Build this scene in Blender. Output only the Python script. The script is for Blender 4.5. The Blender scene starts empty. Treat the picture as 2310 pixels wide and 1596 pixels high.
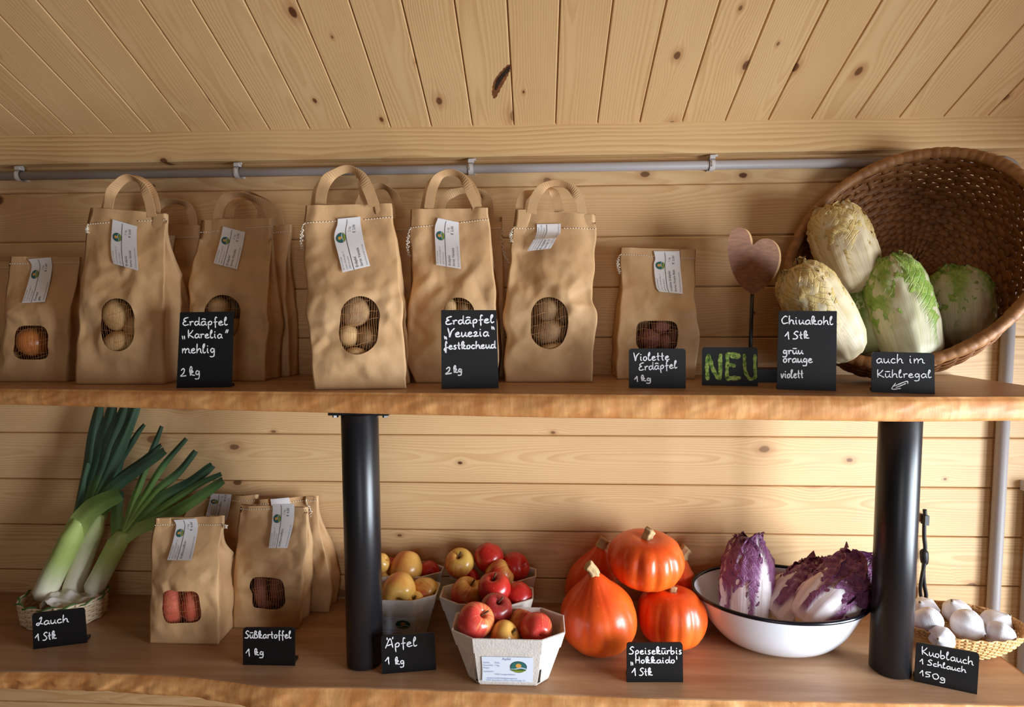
import bpy, math, random
import numpy as np
from mathutils import Vector, Matrix
random.seed(7); RNG=np.random.RandomState(11)
sc=bpy.context.scene
TOP=1.32            # height of the upper shelf's surface above the floor
LOW=TOP-.5884       # the lower shelf's surface
WALL=.35            # y of the back wall's face (the shelves' front edge is at y=0)
SUBD=1
# ---------------------------------------------------------------- camera
CAM=np.array([0,-1.0904,TOP+.1513]); FPX=1305.52
def cam_axes(yaw=-.0465,pitch=.0684,roll=.0039):
    cy,sy,cp,sp,cr,sr=math.cos(yaw),math.sin(yaw),math.cos(pitch),math.sin(pitch),math.cos(roll),math.sin(roll)
    f=np.array([sy*cp,cy*cp,-sp]); r=np.array([cy,-sy,0.]); d=np.cross(f,r)
    return r*cr+d*sr, -r*sr+d*cr, f
RX,DN,FW=cam_axes()
cd=bpy.data.cameras.new('camera'); co=bpy.data.objects.new('camera',cd); sc.collection.objects.link(co)
cd.sensor_fit='HORIZONTAL'; cd.sensor_width=36; cd.lens=FPX/2310*36; cd.clip_start=.02; cd.clip_end=60
M=Matrix.Identity(4)
for i in range(3):
    M[i][0]=RX[i]; M[i][1]=-DN[i]; M[i][2]=-FW[i]; M[i][3]=CAM[i]
co.matrix_world=M; sc.camera=co
# ---------------------------------------------------------------- light, sky, exposure
sc.view_settings.view_transform='Standard'; sc.view_settings.look='None'; sc.view_settings.gamma=1
sc.view_settings.exposure=0.0; sc.view_settings.use_curve_mapping=False
try:
    sc.cycles.use_denoising=True; sc.cycles.max_bounces=6; sc.cycles.diffuse_bounces=4; sc.cycles.glossy_bounces=3
    sc.cycles.transmission_bounces=3; sc.cycles.caustics_reflective=False; sc.cycles.caustics_refractive=False
    sc.cycles.sample_clamp_indirect=6
except Exception: pass
W=bpy.data.worlds.new('world'); sc.world=W; W.use_nodes=True
W.node_tree.nodes['Background'].inputs[0].default_value=(1,.88,.70,1); W.node_tree.nodes['Background'].inputs[1].default_value=.055
def area_light(name,loc,target,sx,sy,power,col):
    l=bpy.data.lights.new(name,'AREA'); l.shape='RECTANGLE'; l.size=sx; l.size_y=sy; l.energy=power; l.color=col
    o=bpy.data.objects.new(name,l); sc.collection.objects.link(o); o.location=loc
    o.rotation_euler=(Vector(target)-Vector(loc)).to_track_quat('-Z','Y').to_euler(); return o
area_light('window_daylight',(1.80,-.72,.92),(0,.2,1.0),1.05,1.05,34,(.82,.91,1)).data.spread=math.radians(94)
area_light('front_fill',(.2,-3.3,1.0),(0,.3,1.2),1.0,1.8,12,(.98,.98,1))  # unseen fill behind the camera, placed to lift bag fronts, left side and ceiling
# ---------------------------------------------------------------- pixel -> place on a real plane
def ray(px,py): return RX*((px-1155)/FPX)+DN*((py-798)/FPX)+FW
def aty(px,py,y):
    d=ray(px,py); return CAM+d*((y-CAM[1])/d[1])
def atz(px,py,z):
    d=ray(px,py); return CAM+d*((z-CAM[2])/d[2])
def atpl(px,py,P,n):
    d=ray(px,py); return CAM+d*(np.dot(P-CAM,n)/np.dot(d,n))
def ppm(P): return FPX/np.dot(np.asarray(P)-CAM,FW)      # pixels per metre there
# ---------------------------------------------------------------- numeric helpers
def vnoise(P,seed=0):
    P=np.asarray(P,float); i=np.floor(P).astype(np.int64); f=P-i; f=f*f*(3-2*f)
    def h(a,b,c):
        n=(a*374761393+b*668265263+c*2147483647+seed*974634777)&0x7fffffff
        n=((n^(n>>13))*1274126177)&0x7fffffff; n=n^(n>>16); return (n&0xffff)/32767.5-1
    x,y,z=i[...,0],i[...,1],i[...,2]; u,v,w=f[...,0],f[...,1],f[...,2]; r=0
    for a in (0,1):
        for b in (0,1):
            for c in (0,1):
                r=r+h(x+a,y+b,z+c)*(u if a else 1-u)*(v if b else 1-v)*(w if c else 1-w)
    return r
def fbm(P,seed=0,o=3):
    r=0;a=1;P=np.asarray(P,float)
    for k in range(o): r=r+a*vnoise(P*2**k,seed+k); a*=.5
    return r
def facet(P,seed=0):
    """heights on a triangular lattice joined by flat facets: creased paper; P[...,0:2]"""
    P=np.asarray(P,float); w=np.stack([P[...,0]*.7,P[...,1]*.7,np.full(P.shape[:-1],seed*1.7)],-1); x=P[...,0]+.45*vnoise(w,seed+50); y=P[...,1]+.45*vnoise(w+9,seed+51)
    k=(x+y)*.3660254; i=np.floor(x+k); j=np.floor(y+k); g=(i+j)*.21132487; a=x-(i-g); b=y-(j-g); up=a>b
    i1=np.where(up,1,0); j1=1-i1
    def h(p,q):
        n=(p.astype(np.int64)*374761393+q.astype(np.int64)*668265263+seed*974634777)&0x7fffffff; n=((n^(n>>13))*1274126177)&0x7fffffff; return ((n^(n>>16))&0xffff)/32767.5-1
    u=a+ (a+b)*.3660254; v=b+(a+b)*.3660254; hi=np.maximum(u,v); lo=np.minimum(u,v)
    return h(i,j)*(1-hi)+h(i+i1,j+j1)*(hi-lo)+h(i+1,j+1)*lo
def sstep(a,b,x):
    t=np.clip((np.asarray(x,float)-a)/(b-a),0,1); return t*t*(3-2*t)
def cr(pts,n):
    P=np.asarray(pts,float)
    if len(P)==2: return P[0]+(P[1]-P[0])*np.linspace(0,1,n)[:,None]
    d=np.r_[0,np.cumsum(np.maximum(np.linalg.norm(np.diff(P,axis=0),axis=1),1e-9)**.5)]
    Q=np.vstack([2*P[0]-P[1],P,2*P[-1]-P[-2]]); out=[]
    for t in np.linspace(0,d[-1],n):
        k=min(max(np.searchsorted(d,t,side='right')-1,0),len(P)-2); u=(t-d[k])/(d[k+1]-d[k]); p0,p1,p2,p3=Q[k:k+4]
        out.append(.5*((2*p1)+(-p0+p2)*u+(2*p0-5*p1+4*p2-p3)*u*u+(-p0+3*p1-3*p2+p3)*u**3))
    return np.array(out)
def unit(v):
    v=np.asarray(v,float); return v/np.maximum(np.linalg.norm(v,axis=-1,keepdims=True),1e-12)
def gf(nr,nc,off=0,wc=False,wr=False):
    r=np.arange(nr if wr else nr-1)[:,None]; c=np.arange(nc if wc else nc-1)[None,:]
    r2=(r+1)%nr; c2=(c+1)%nc
    return (np.stack([r*nc+c,r*nc+c2,r2*nc+c2,r2*nc+c],-1).reshape(-1,4)+off).tolist()
class MB:
    def __init__(s): s.V=[];s.F=[];s.n=0;s.mi=[];s.A={}
    def add(s,V,F,mi=0,**attrs):
        V=np.asarray(V,float).reshape(-1,3)
        s.V.append(V); s.F+= [tuple(i+s.n for i in f) for f in F]; s.mi+=[mi]*len(F)
        for k,a in attrs.items(): s.A.setdefault(k,[]).append((s.n,np.asarray(a,float)))
        s.n+=len(V); return s
    def box(s,c,h,R=None,mi=0):
        c=np.array(c,float);h=np.array(h,float)
        B=np.array([(x,y,z) for x in(-1,1) for y in(-1,1) for z in(-1,1)],float)*h
        if R is not None: B=B@np.array(R).T
        s.add(B+c,[(0,1,3,2),(4,6,7,5),(0,4,5,1),(2,3,7,6),(0,2,6,4),(1,5,7,3)],mi); return s
    def tube(s,P,R,n=8,mi=0,caps=True,sq=None,**kw):
        P=np.asarray(P,float); m=len(P); R=np.broadcast_to(R,(m,)) if np.ndim(R)<=1 else R
        T=unit(np.gradient(P,axis=0)); ref=np.array([0,0,1.]) if abs(T[0][2])<.9 else np.array([1.,0,0])
        A=unit(np.cross(T[0],ref)); V=[]
        for i in range(m):
            A=unit(A-T[i]*np.dot(A,T[i])); B=np.cross(T[i],A)
            a=np.arange(n)*2*math.pi/n
            V.append(P[i]+R[i]*(np.cos(a)[:,None]*A+np.sin(a)[:,None]*B*(1 if sq is None else sq)))
        F=gf(m,n,wc=True)
        if caps: F+=[tuple(range(n))[::-1],tuple(range((m-1)*n,m*n))]
        s.add(np.vstack(V),F,mi,**kw); return s
    def strip(s,A,B,mi=0,**kw):
        A=np.asarray(A,float);B=np.asarray(B,float); s.add(np.stack([A,B],1).reshape(-1,3),gf(len(A),2),mi,**kw); return s
ORI={}
def mk(name,mb,mats,parent=None,smooth=True,loc=None,bottom=True):
    V=np.vstack(mb.V); mats=mats if isinstance(mats,(list,tuple)) else [mats]
    if parent is not None: base=ORI[parent.name]
    elif loc is not None: base=np.array(loc,float)
    else:
        lo,hi=V.min(0),V.max(0); base=(lo+hi)/2; base[2]=lo[2]
    me=bpy.data.meshes.new(name); me.from_pydata((V-base).tolist(),[],mb.F)
    for m in mats: me.materials.append(m)
    if len(mats)>1: me.polygons.foreach_set('material_index',np.array(mb.mi,np.int32))
    if smooth: me.polygons.foreach_set('use_smooth',np.ones(len(me.polygons),bool))
    for k,l in mb.A.items():
        arr=np.zeros((len(V),3))
        for o,a in l: arr[o:o+len(a)]=a
        at=me.attributes.new(k,'FLOAT_VECTOR','POINT'); at.data.foreach_set('vector',arr.astype(np.float32).ravel())
    me.update()
    o=bpy.data.objects.new(name,me); sc.collection.objects.link(o)
    if parent is not None: o.parent=parent; ORI[o.name]=base
    else: o.location=base; ORI[o.name]=base
    return o
def thing(name,label,cat,loc,group=None):
    o=bpy.data.objects.new(name,None); sc.collection.objects.link(o); o.location=loc; o.empty_display_size=.02
    ORI[o.name]=np.array(loc,float); return tag(o,label,cat,group)
def tag(o,label,cat,group=None):
    o['label']=label; o['category']=cat
    if group: o['group']=group
    return o
def struct(o): o['kind']='structure'; return o
# ---------------------------------------------------------------- materials
def S(r,g,b):
    f=lambda c:((c/255+.055)/1.055)**2.4 if c>10.3 else c/255/12.92
    return (f(r),f(g),f(b),1)
class NT:
    def __init__(s,name):
        s.m=bpy.data.materials.new(name); s.m.use_nodes=True; s.t=s.m.node_tree; s.b=s.t.nodes['Principled BSDF']
    def n(s,typ,*ins,out=0,**pr):
        x=s.t.nodes.new(typ)
        for k,v in pr.items(): setattr(x,k,v)
        for i,v in enumerate(ins): s.set(x,i,v)
        return x.outputs[out] if out is not None else x
    def set(s,x,i,v):
        if v is None: return
        if isinstance(v,bpy.types.NodeSocket): s.t.links.new(v,x.inputs[i])
        else: x.inputs[i].default_value=v
    def m_(s,op,a,b=None,c=None): return s.n('ShaderNodeMath',a,b,c,operation=op)
    def mix(s,f,a,b,bt='MIX'):
        x=s.t.nodes.new('ShaderNodeMix'); x.data_type='RGBA'; x.blend_type=bt
        s.set(x,0,f); s.set(x,6,a); s.set(x,7,b); return x.outputs[2]
    def mr(s,v,a,b,c=0.,d=1.): return s.n('ShaderNodeMapRange',v,a,b,c,d,interpolation_type='SMOOTHSTEP')
    def sep(s,v):
        x=s.n('ShaderNodeSeparateXYZ',v,out=None); return x.outputs[0],x.outputs[1],x.outputs[2]
    def comb(s,a,b,c): return s.n('ShaderNodeCombineXYZ',a,b,c)
    def attr(s,name): 
        x=s.t.nodes.new('ShaderNodeAttribute'); x.attribute_name=name; return x.outputs['Vector']
    def obj(s): return s.t.nodes.new('ShaderNodeTexCoord').outputs['Object']
    def noise(s,v,sc_,det=3.,rough=.5,out=0): return s.n('ShaderNodeTexNoise',v,None,sc_,det,rough,out=out)
    def scale(s,v,k): return s.n('ShaderNodeVectorMath',v,k,operation='MULTIPLY')
    def fin(s,col=None,rough=.6,bump=None,bd=.002,bs=.5,spec=None,metal=None,sub=None,coat=None):
        b=s.b
        if col is not None: s.set(b,'Base Color',col)
        s.set(b,'Roughness',rough)
        if spec is not None: b.inputs['Specular IOR Level'].default_value=spec
        if metal is not None: b.inputs['Metallic'].default_value=metal
        if coat is not None: b.inputs['Coat Weight'].default_value=coat; b.inputs['Coat Roughness'].default_value=.15
        if sub is not None:
            b.inputs['Subsurface Weight'].default_value=sub[0]; b.inputs['Subsurface Radius'].default_value=sub[1]; b.inputs['Subsurface Scale'].default_value=sub[2]
        if bump is not None:
            x=s.t.nodes.new('ShaderNodeBump'); x.inputs['Strength'].default_value=bs; x.inputs['Distance'].default_value=bd
            s.t.links.new(bump,x.inputs['Height']); s.t.links.new(x.outputs[0],b.inputs['Normal'])
        return s.m
def pine(name,light,dark,knot=S(92,52,28),dens=.5,contrast=.55,ringf=210.,kscale=6.5,rough=.5):
    s=NT(name); u,v,i=s.sep(s.attr('pt'))
    rnd=s.n('ShaderNodeTexWhiteNoise',i,noise_dimensions='1D',out=None); s.set(rnd,1,i); r1=rnd.outputs[0]; rc=rnd.outputs[1]
    r2,r3,r4=s.sep(rc)
    q=s.comb(s.m_('ADD',s.m_('MULTIPLY',u,kscale*.62),s.m_('MULTIPLY',i,7.31)),s.m_('ADD',s.m_('MULTIPLY',v,kscale),s.m_('MULTIPLY',i,3.77)),0.)
    vo=s.n('ShaderNodeTexVoronoi',q,out=None,voronoi_dimensions='2D'); vo.inputs['Scale'].default_value=1; vo.inputs['Randomness'].default_value=.85
    d=vo.outputs['Distance']; c1,c2,c3=s.sep(vo.outputs['Color']); _,py,_=s.sep(vo.outputs['Position']); _,qy,_=s.sep(q)
    keep=s.m_('LESS_THAN',c1,dens)
    rad=s.m_('MULTIPLY_ADD',s.m_('POWER',c2,2.2),.075,.018)
    dn=s.m_('ADD',d,s.m_('MULTIPLY',s.m_('SUBTRACT',s.noise(s.scale(q,(9,9,1)),1.,2.),.5),.03))
    kn=s.m_('MULTIPLY',keep,s.m_('SUBTRACT',1.,s.mr(s.m_('DIVIDE',dn,rad),.75,1.2)))
    halo=s.m_('MULTIPLY',keep,s.m_('SUBTRACT',1.,s.mr(s.m_('DIVIDE',dn,rad),1.,3.2)))
    wr=s.m_('MULTIPLY',keep,s.m_('POWER',2.718,s.m_('MULTIPLY',s.m_('POWER',s.m_('DIVIDE',d,s.m_('MULTIPLY_ADD',rad,3.2,.05)),2.),-1.)))
    vw=s.m_('SUBTRACT',v,s.m_('MULTIPLY',s.m_('MULTIPLY',s.m_('SUBTRACT',qy,py),.8/kscale),wr))
    low=s.noise(s.comb(s.m_('MULTIPLY',u,1.1),s.m_('MULTIPLY',v,3.),i),1.,2.)
    vc=s.m_('MULTIPLY',s.m_('SUBTRACT',r2,.5),.12)
    t=s.m_('MULTIPLY_ADD',low,.09,s.m_('MULTIPLY_ADD',r3,.06,-.035))
    R=s.m_('SQRT',s.m_('ADD',s.m_('POWER',s.m_('SUBTRACT',vw,vc),2.),s.m_('POWER',t,2.)))
    wob=s.noise(s.comb(s.m_('MULTIPLY',u,5.),s.m_('MULTIPLY',vw,30.),i),1.,2.)
    ph=s.m_('FRACT',s.m_('ADD',s.m_('MULTIPLY',R,ringf),s.m_('MULTIPLY',wob,.9)))
    ring=s.m_('MULTIPLY',s.mr(ph,.15,.85),s.m_('SUBTRACT',1.,s.mr(ph,.88,1.)))
    fib=s.noise(s.comb(s.m_('MULTIPLY',u,9.),s.m_('MULTIPLY',vw,520.),i),1.,2.)
    amt=s.m_('MULTIPLY',ring,s.m_('MULTIPLY',s.noise(s.comb(s.m_('MULTIPLY',u,2.),s.m_('MULTIPLY',v,14.),i),1.,1.),contrast*1.7))
    amt=s.m_('ADD',amt,s.m_('MULTIPLY',s.m_('SUBTRACT',fib,.5),.35))
    col=s.mix(amt,light,dark)
    col=s.mix(s.m_('MULTIPLY',s.m_('SUBTRACT',r4,.3),.45),col,s.mix(.5,col,dark))
    blot=s.noise(s.comb(s.m_('MULTIPLY',u,3.),s.m_('MULTIPLY',v,6.),i),1.,2.)
    col=s.mix(s.mr(blot,.5,.75,0.,.30),col,tuple(min(1,x*1.12) for x in light[:3])+(1,))
    col=s.mix(s.m_('MULTIPLY',halo,.40),col,S(168,108,62)); col=s.mix(s.m_('MULTIPLY',kn,s.m_('MULTIPLY_ADD',c3,.4,.6)),col,knot)
    return s.fin(col,rough,s.m_('ADD',amt,s.m_('MULTIPLY',kn,.4)),.0006,.35,spec=.35)
MATS={}
def flat(name,col,rough=.6,var=0.,vs=20.,bump=0.,bsc=80.,spec=None,metal=None,sub=None,coat=None,col2=None):
    s=NT(name); c=col; o=s.obj()
    if var or col2:
        nz=s.noise(o,vs,4.); c=s.mix(s.mr(nz,.3,.7),tuple(x*(1-var) for x in col[:3])+(1,) ,col2 or tuple(min(1,x*(1+var)) for x in col[:3])+(1,))
    return s.fin(c,rough,s.noise(o,bsc,3.) if bump else None,bump or .001,.6,spec,metal,sub,coat)
m_wall=pine('pine_wall_boards',S(226,188,138),S(192,138,84),contrast=.5)
m_ceil=pine('pine_ceiling_boards',S(224,186,134),S(190,140,86),dens=.62,contrast=.5)
m_beam=pine('pine_beam',S(226,188,134),S(192,140,86),dens=.12,contrast=.65,ringf=120.)
def m_kraft_():
    s=NT('kraft_paper'); o=s.obj()
    st=s.noise(s.scale(o,(900,900,14)),1.,2.); bl=s.noise(o,14.,3.)
    c=s.mix(s.mr(bl,.3,.7),S(200,158,112),S(212,172,126)); c=s.mix(s.m_('MULTIPLY',st,.35),c,S(184,140,94))
    cre=s.noise(s.scale(o,(1,1,.8)),32.,4.,.6)
    return s.fin(c,.62,s.m_('ADD',s.m_('MULTIPLY',st,.12),cre),.0025,.35,spec=.3)
m_kraft=m_kraft_()
def m_slab_():
    s=NT('shelf_top_wood'); o=s.obj(); x,y,z=s.sep(o)
    g=s.noise(s.comb(s.m_('MULTIPLY',x,2.2),s.m_('MULTIPLY',y,26.),0.),1.,4.,.6)
    f=s.noise(s.comb(s.m_('MULTIPLY',x,14.),s.m_('MULTIPLY',y,300.),0.),1.,2.)
    c=s.mix(s.mr(g,.3,.7),S(164,122,88),S(194,154,118)); c=s.mix(s.m_('MULTIPLY',f,.3),c,S(146,104,72))
    return s.fin(c,.42,f,.0004,.4,spec=.4)
def m_edge_():
    s=NT('shelf_live_edge'); o=s.obj()
    a=s.noise(s.scale(o,(1,1,.35)),26.,4.,.55); b=s.noise(s.scale(o,(1,.3,.12)),95.,3.)
    c=s.mix(s.mr(a,.32,.68),S(190,126,70),S(216,160,100)); c=s.mix(s.mr(b,.45,.75,0.,.35),c,S(176,112,60))
    sp=s.noise(s.scale(o,(1,1,1.6)),30.,1.); c=s.mix(s.mr(sp,.76,.82,0.,.6),c,S(120,62,32))
    return s.fin(c,.48,s.m_('ADD',a,s.m_('MULTIPLY',b,.4)),.003,.4,spec=.35)
m_slab=m_slab_(); m_edge=m_edge_()
m_post=flat('black_powder_coat',S(26,26,29),.31,bump=.00015,bsc=700.,spec=.5)
m_steel=flat('bolt_steel',S(190,190,195),.3,metal=1.)
m_pipe=flat('grey_plastic_conduit',S(168,160,158),.5)
m_clip=flat('light_grey_plastic_clip',S(206,200,196),.5)
m_board=flat('chalkboard_black',S(10,10,12),.45,bump=.0002,bsc=900.,spec=.38)
m_chalk=flat('white_chalk_ink',S(238,236,238),.7)
def m_green_():
    s=NT('green_chalk_ink'); n=s.noise(s.obj(),160.,3.)
    return s.fin(s.mix(s.mr(n,.38,.6),S(92,128,48),S(172,190,92)),.8)
m_greenchalk=m_green_()
m_paper=flat('white_label_paper',S(236,232,232),.6)
m_ink=flat('grey_print_ink',S(74,68,70),.7); m_ink2=flat('light_print_ink',S(150,142,142),.7); m_inkb=flat('blue_grey_print_ink',S(140,150,184),.7)
m_lg=[flat('logo_teal',S(40,104,100),.6),flat('logo_sun',S(224,160,70),.6),flat('logo_wave',S(198,210,226),.6),flat('logo_field',S(130,150,60),.6),flat('logo_rim',S(40,52,60),.6)]
m_thread=flat('white_cotton_thread',S(236,226,208),.8)
m_net=flat('orange_net_thread',S(184,126,72),.6)
# ================================================================ setting
BD=.1235
def boards_wall():
    mb=MB(); k=-3; zt=TOP+.3389+2*BD; idx=0
    while True:
        z1=zt-idx*BD; z0=max(z1-BD,-.02)
        if z1<.01: break
        prof=[(z0,.006),(z0+.0022,.0015),(z0+.004,0),(z1-.004,0),(z1-.0012,.0015),(z1-.0005,.006)]
        V=[];A=[]
        for x in (-2.3,2.6):
            for z,d in prof: V.append((x,WALL+d,z)); A.append((x,z-(z0+z1)/2,idx+1.))
        n=len(prof); F=[(j,n+j,n+j+1,j+1) for j in range(n-1)]
        mb.add(V,F,pt=A); idx+=1
    mb.box((.15,WALL+.03,1.1),(2.45,.022,1.1))
    return struct(mk('wall_back',mb,m_wall,smooth=False))
boards_wall()
CS=.4385; CY=.318; CZ=TOP+.5965
def ceiling():
    mb=MB(); p=.0985; x0=aty(1159,280,CY)[0]; d=np.array([0,-math.cos(CS),math.sin(CS)]); nn=np.array([0,-math.sin(CS),-math.cos(CS)])
    L=2.6
    for k in range(-24,26):
        a=x0+k*p; b=a+p
        prof=[(a+.0004,.006),(a+.0016,.0012),(a+.003,0),(b-.003,0),(b-.001,.0012),(b-.0004,.006)]
        V=[];A=[]
        for t in (-.12,L):
            for x,dd in prof: V.append(np.array([x,CY,CZ])+d*t-nn*dd); A.append((t,x-(a+b)/2,k+60.))
        n=len(prof); mb.add(V,[(j,j+1,n+j+1,n+j) for j in range(n-1)],pt=A)
    c=np.array([.1,CY,CZ])+d*1.24-nn*.02
    R=np.stack([np.array([1,0,0]),d,-nn],1); mb.box(c,(2.5,1.4,.012),R)
    o=struct(mk('ceiling',mb,m_ceil,smooth=False)); P0=np.array([0,CY,CZ])+nn*.0006
    for nm,pts,col in (('resin_stain',[(1110,214),(1113,190),(1122,172),(1140,152),(1150,146),(1151,158),(1143,176),(1130,200),(1117,222)],S(120,70,36)),('bark_pocket',[(1116,196),(1121,180),(1134,164),(1146,151),(1150,150),(1149,160),(1139,171),(1130,184),(1121,200),(1117,204)],S(44,26,16))):
        m=MB(); q=cr(pts+[pts[0]],60)[:-1]; q=q+np.stack([np.sin(np.arange(59)*2.1),np.cos(np.arange(59)*1.7)],1)*.8; m.add(np.array([atpl(a,b,P0,nn) for a,b in q]),[tuple(range(59))]); P0=P0+nn*.0004
        mk(nm,m,flat(nm+'_wood',col,.6,var=.3,vs=90.),o,smooth=False)
ceiling()
def beam():
    zb=aty(1300,350,CY)[2]; mb=MB(); h=CZ+.012
    y0=CY-.003
    prof=[(WALL+.01,zb),(y0+.004,zb),(y0,zb+.004),(y0,h),(WALL+.01,h)]
    V=[];A=[]
    for x in (-2.3,2.6):
        for y,z in prof: V.append((x,y,z)); A.append((x,z-(zb+h)/2+.02,41.))
    n=len(prof); mb.add(V,[(j,n+j,n+j+1,j+1) for j in range(n-1)],pt=A)
    return struct(mk('trim_1',mb,m_beam,smooth=False))
beam()
fl=MB()
for k in range(36):
    a=-2.3+k*.14
    fl.add([(a,-3.6,0),(a+.138,-3.6,0),(a+.138,WALL+.05,0),(a,WALL+.05,0)],[(0,1,2,3)],pt=[(-3.6,-.069,k+120.),(-3.6,.069,k+120.),(.4,.069,k+120.),(.4,-.069,k+120.)])
struct(mk('floor',fl,pine('pine_floor_boards',S(206,160,108),S(168,114,66)),smooth=False))
def wall_right():
    X=1.74; mb=MB(); (ya,yb),(za,zb)=(-1.28,-.16),(.36,1.48); k=0
    z=0.
    while z<2.9:
        h=min(.1235,2.9-z); segs=[(-3.4,WALL)] if (z+h<=za or z>=zb) else [(-3.4,ya),(yb,WALL)]
        for a,b in segs: mb.add([(X,a,z),(X,b,z),(X,b,z+h),(X,a,z+h)],[(0,1,2,3)],pt=[(a,-.06,k+200.),(b,-.06,k+200.),(b,.06,k+200.),(a,.06,k+200.)])
        z+=h;k+=1
    struct(mk('wall_right',mb,m_wall,smooth=False)); mb=MB()
    for c,h in (((X+.03,ya,(za+zb)/2),(.05,.03,.58)),((X+.03,yb,(za+zb)/2),(.05,.03,.58)),((X+.03,(ya+yb)/2,za),(.05,.58,.03)),((X+.03,(ya+yb)/2,zb),(.05,.58,.03)),((X+.03,(ya+yb)/2,(za+zb)/2),(.03,.022,.55))): mb.box(c,h)
    struct(mk('window_1',mb,m_beam,smooth=False))
wall_right()
# ---------------------------------------------------------------- shelves
def shelf(name,label,zt,thick_pts,front_pts,xr,seed,amp):
    """A live-edge plank: back edge on the wall, square cut right end, wavy front edge; top, front face and underside are one mesh."""
    xs=np.linspace(-2.0,xr,560); fx=np.interp(xs,[p[0] for p in front_pts],[p[1] for p in front_pts]); th=np.interp(xs,[p[0] for p in thick_pts],[p[1] for p in thick_pts])
    k=np.ones(15)/15; fx=np.convolve(np.pad(fx,7,'edge'),k,'valid')
    mb=MB(); rows=[]; mi=[]
    NP=12
    prof=[]
    for j in range(7): prof.append((j/6,'t'))
    V=[]
    # top: back -> front, then front face down, then underside back
    tops=[1,.8,.6,.4,.2,.08,.03,.012]
    for t in tops: V.append(np.stack([xs,fx+(WALL-.001-fx)*t,np.full_like(xs,zt)],1))
    for j in range(NP):
        t=j/(NP-1); b=math.sin(math.pi*t)
        q=np.stack([xs*9,np.full_like(xs,t*1.6),np.zeros_like(xs)],1); n=fbm(q,seed,4); q2=np.stack([xs*32+t*1.5,np.full_like(xs,t*1.3),np.zeros_like(xs)],1); n2=fbm(q2,seed+9,3)
        rip=np.abs(fbm(np.stack([xs*22+t*2,np.full_like(xs,t*.7),np.zeros_like(xs)],1),seed+4,2))
        y=fx+amp*(n*.9+n2*.45)*(.35+.65*b)-.006*b+ (.004 if t in(0,1) else 0)-rip*amp*.8*b
        zz=zt-.0012-(th-.0024)*t+(n2*.0012)*b
        V.append(np.stack([xs,y,zz],1))
    for t in (.02,.3,1): V.append(np.stack([xs,fx+.004+(WALL-.001-fx)*t,zt-th],1))
    nr=len(V); nc=len(xs); G=np.vstack(V); F=gf(nr,nc)
    mb.add(G,F); mids=[0]*((len(tops)-1)*(nc-1))+[1]*((NP)*(nc-1)); mids+= [0]*(len(F)-len(mids)); mb.mi=mids
    e=[r*nc+nc-1 for r in range(nr)]; mb.F.append(tuple(e)); mb.mi.append(0)
    e=[r*nc for r in range(nr)][::-1]; mb.F.append(tuple(e)); mb.mi.append(0)
    o=mk(name,mb,[m_slab,m_edge],loc=(0,.17,zt-.045)); return tag(o,label,'shelf','live edge plank shelves')
fp=[atz(*p,TOP)[:2] for p in [(0,878),(420,883),(860,887),(1300,891),(1700,893),(2050,897),(2310,896)]]
fp=[(-2,.06)]+[(float(a),float(b)) for a,b in fp]+[(1.2,-.03)]
tk=[(-2,.036),(-1.07,.0345),(-.69,.0385),(-.32,.043),(.03,.046),(.35,.047),(.64,.046),(1.1,.043)]
upper=shelf('plank_shelf','upper live edge plank shelf carrying the potato bags and green cabbages',TOP,tk,fp,1.0,3,.0026)
fp=[atz(*p,LOW)[:2] for p in [(0,1520),(200,1522),(400,1530),(500,1540),(560,1549),(590,1556),(650,1557),(800,1557),(1100,1567),(1560,1584),(2310,1597)]]
fp=[(-2,.02)]+[(float(a),float(b)) for a,b in fp]+[(1.2,-.01)]
lower=shelf('plank_shelf','lower live edge plank shelf carrying the leeks, apples and pumpkins',LOW,[(-2,.036),(-1.1,.037),(-.7,.041),(-.5,.05),(1.2,.05)],fp,.992,8,.0055)
# ---------------------------------------------------------------- posts, conduits
def post(label,x,y,r,plate):
    root=thing('shelf_post',label,'post',(x,y,LOW),'black round posts between the shelves')
    zt=TOP-.0475; mb=MB(); n=48; prof=[(r-.004,LOW),(r,LOW+.003),(r,zt-.006),(r-.001,zt-.005)]
    a=np.arange(n)*2*math.pi/n; V=[]
    for rr,z in prof: V.append(np.stack([x+rr*np.cos(a),y+rr*np.sin(a),np.full(n,z)],1))
    mb.add(np.vstack(V),gf(len(prof),n,wc=True)+[tuple(range(n))[::-1],tuple(range(3*n,4*n))]); mk('tube',mb,m_post,root)
    mb=MB(); mb.box((x+plate[0],y+.02,zt-.0025),(plate[1],.05,.0028)); mk('mounting_plate',mb,m_post,root,smooth=False)
    for sx,sy in ((-1,-1),(1,-1),(-1,1),(1,1)):
        b=MB(); c=np.array([x+plate[0]+sx*plate[2],y+.02+sy*.035,zt-.0085]); a6=np.arange(6)*math.pi/3+.3
        V=np.vstack([np.stack([c[0]+.0062*np.cos(a6),c[1]+.0062*np.sin(a6),np.full(6,c[2]+h)],1) for h in (-.0028,.0035)])
        b.add(V,gf(2,6,wc=True)+[tuple(range(6))[::-1],tuple(range(6,12))]); mk('bolt',b,m_steel,root,smooth=False)
post('black round post standing beside the sweet potato bags',-.371,.082,.038,(.006,.062,.052))
post('black round post standing beside the enamel bowl of purple cabbage',.727,.098,.038,(.0,.062,.0505))
py_=WALL-.016; pz=aty(1400,376,py_)[2]; pr=.0108
xv_top=aty(2290,380,py_)[0]; xv=aty(2252,1150,py_)[0]
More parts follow.
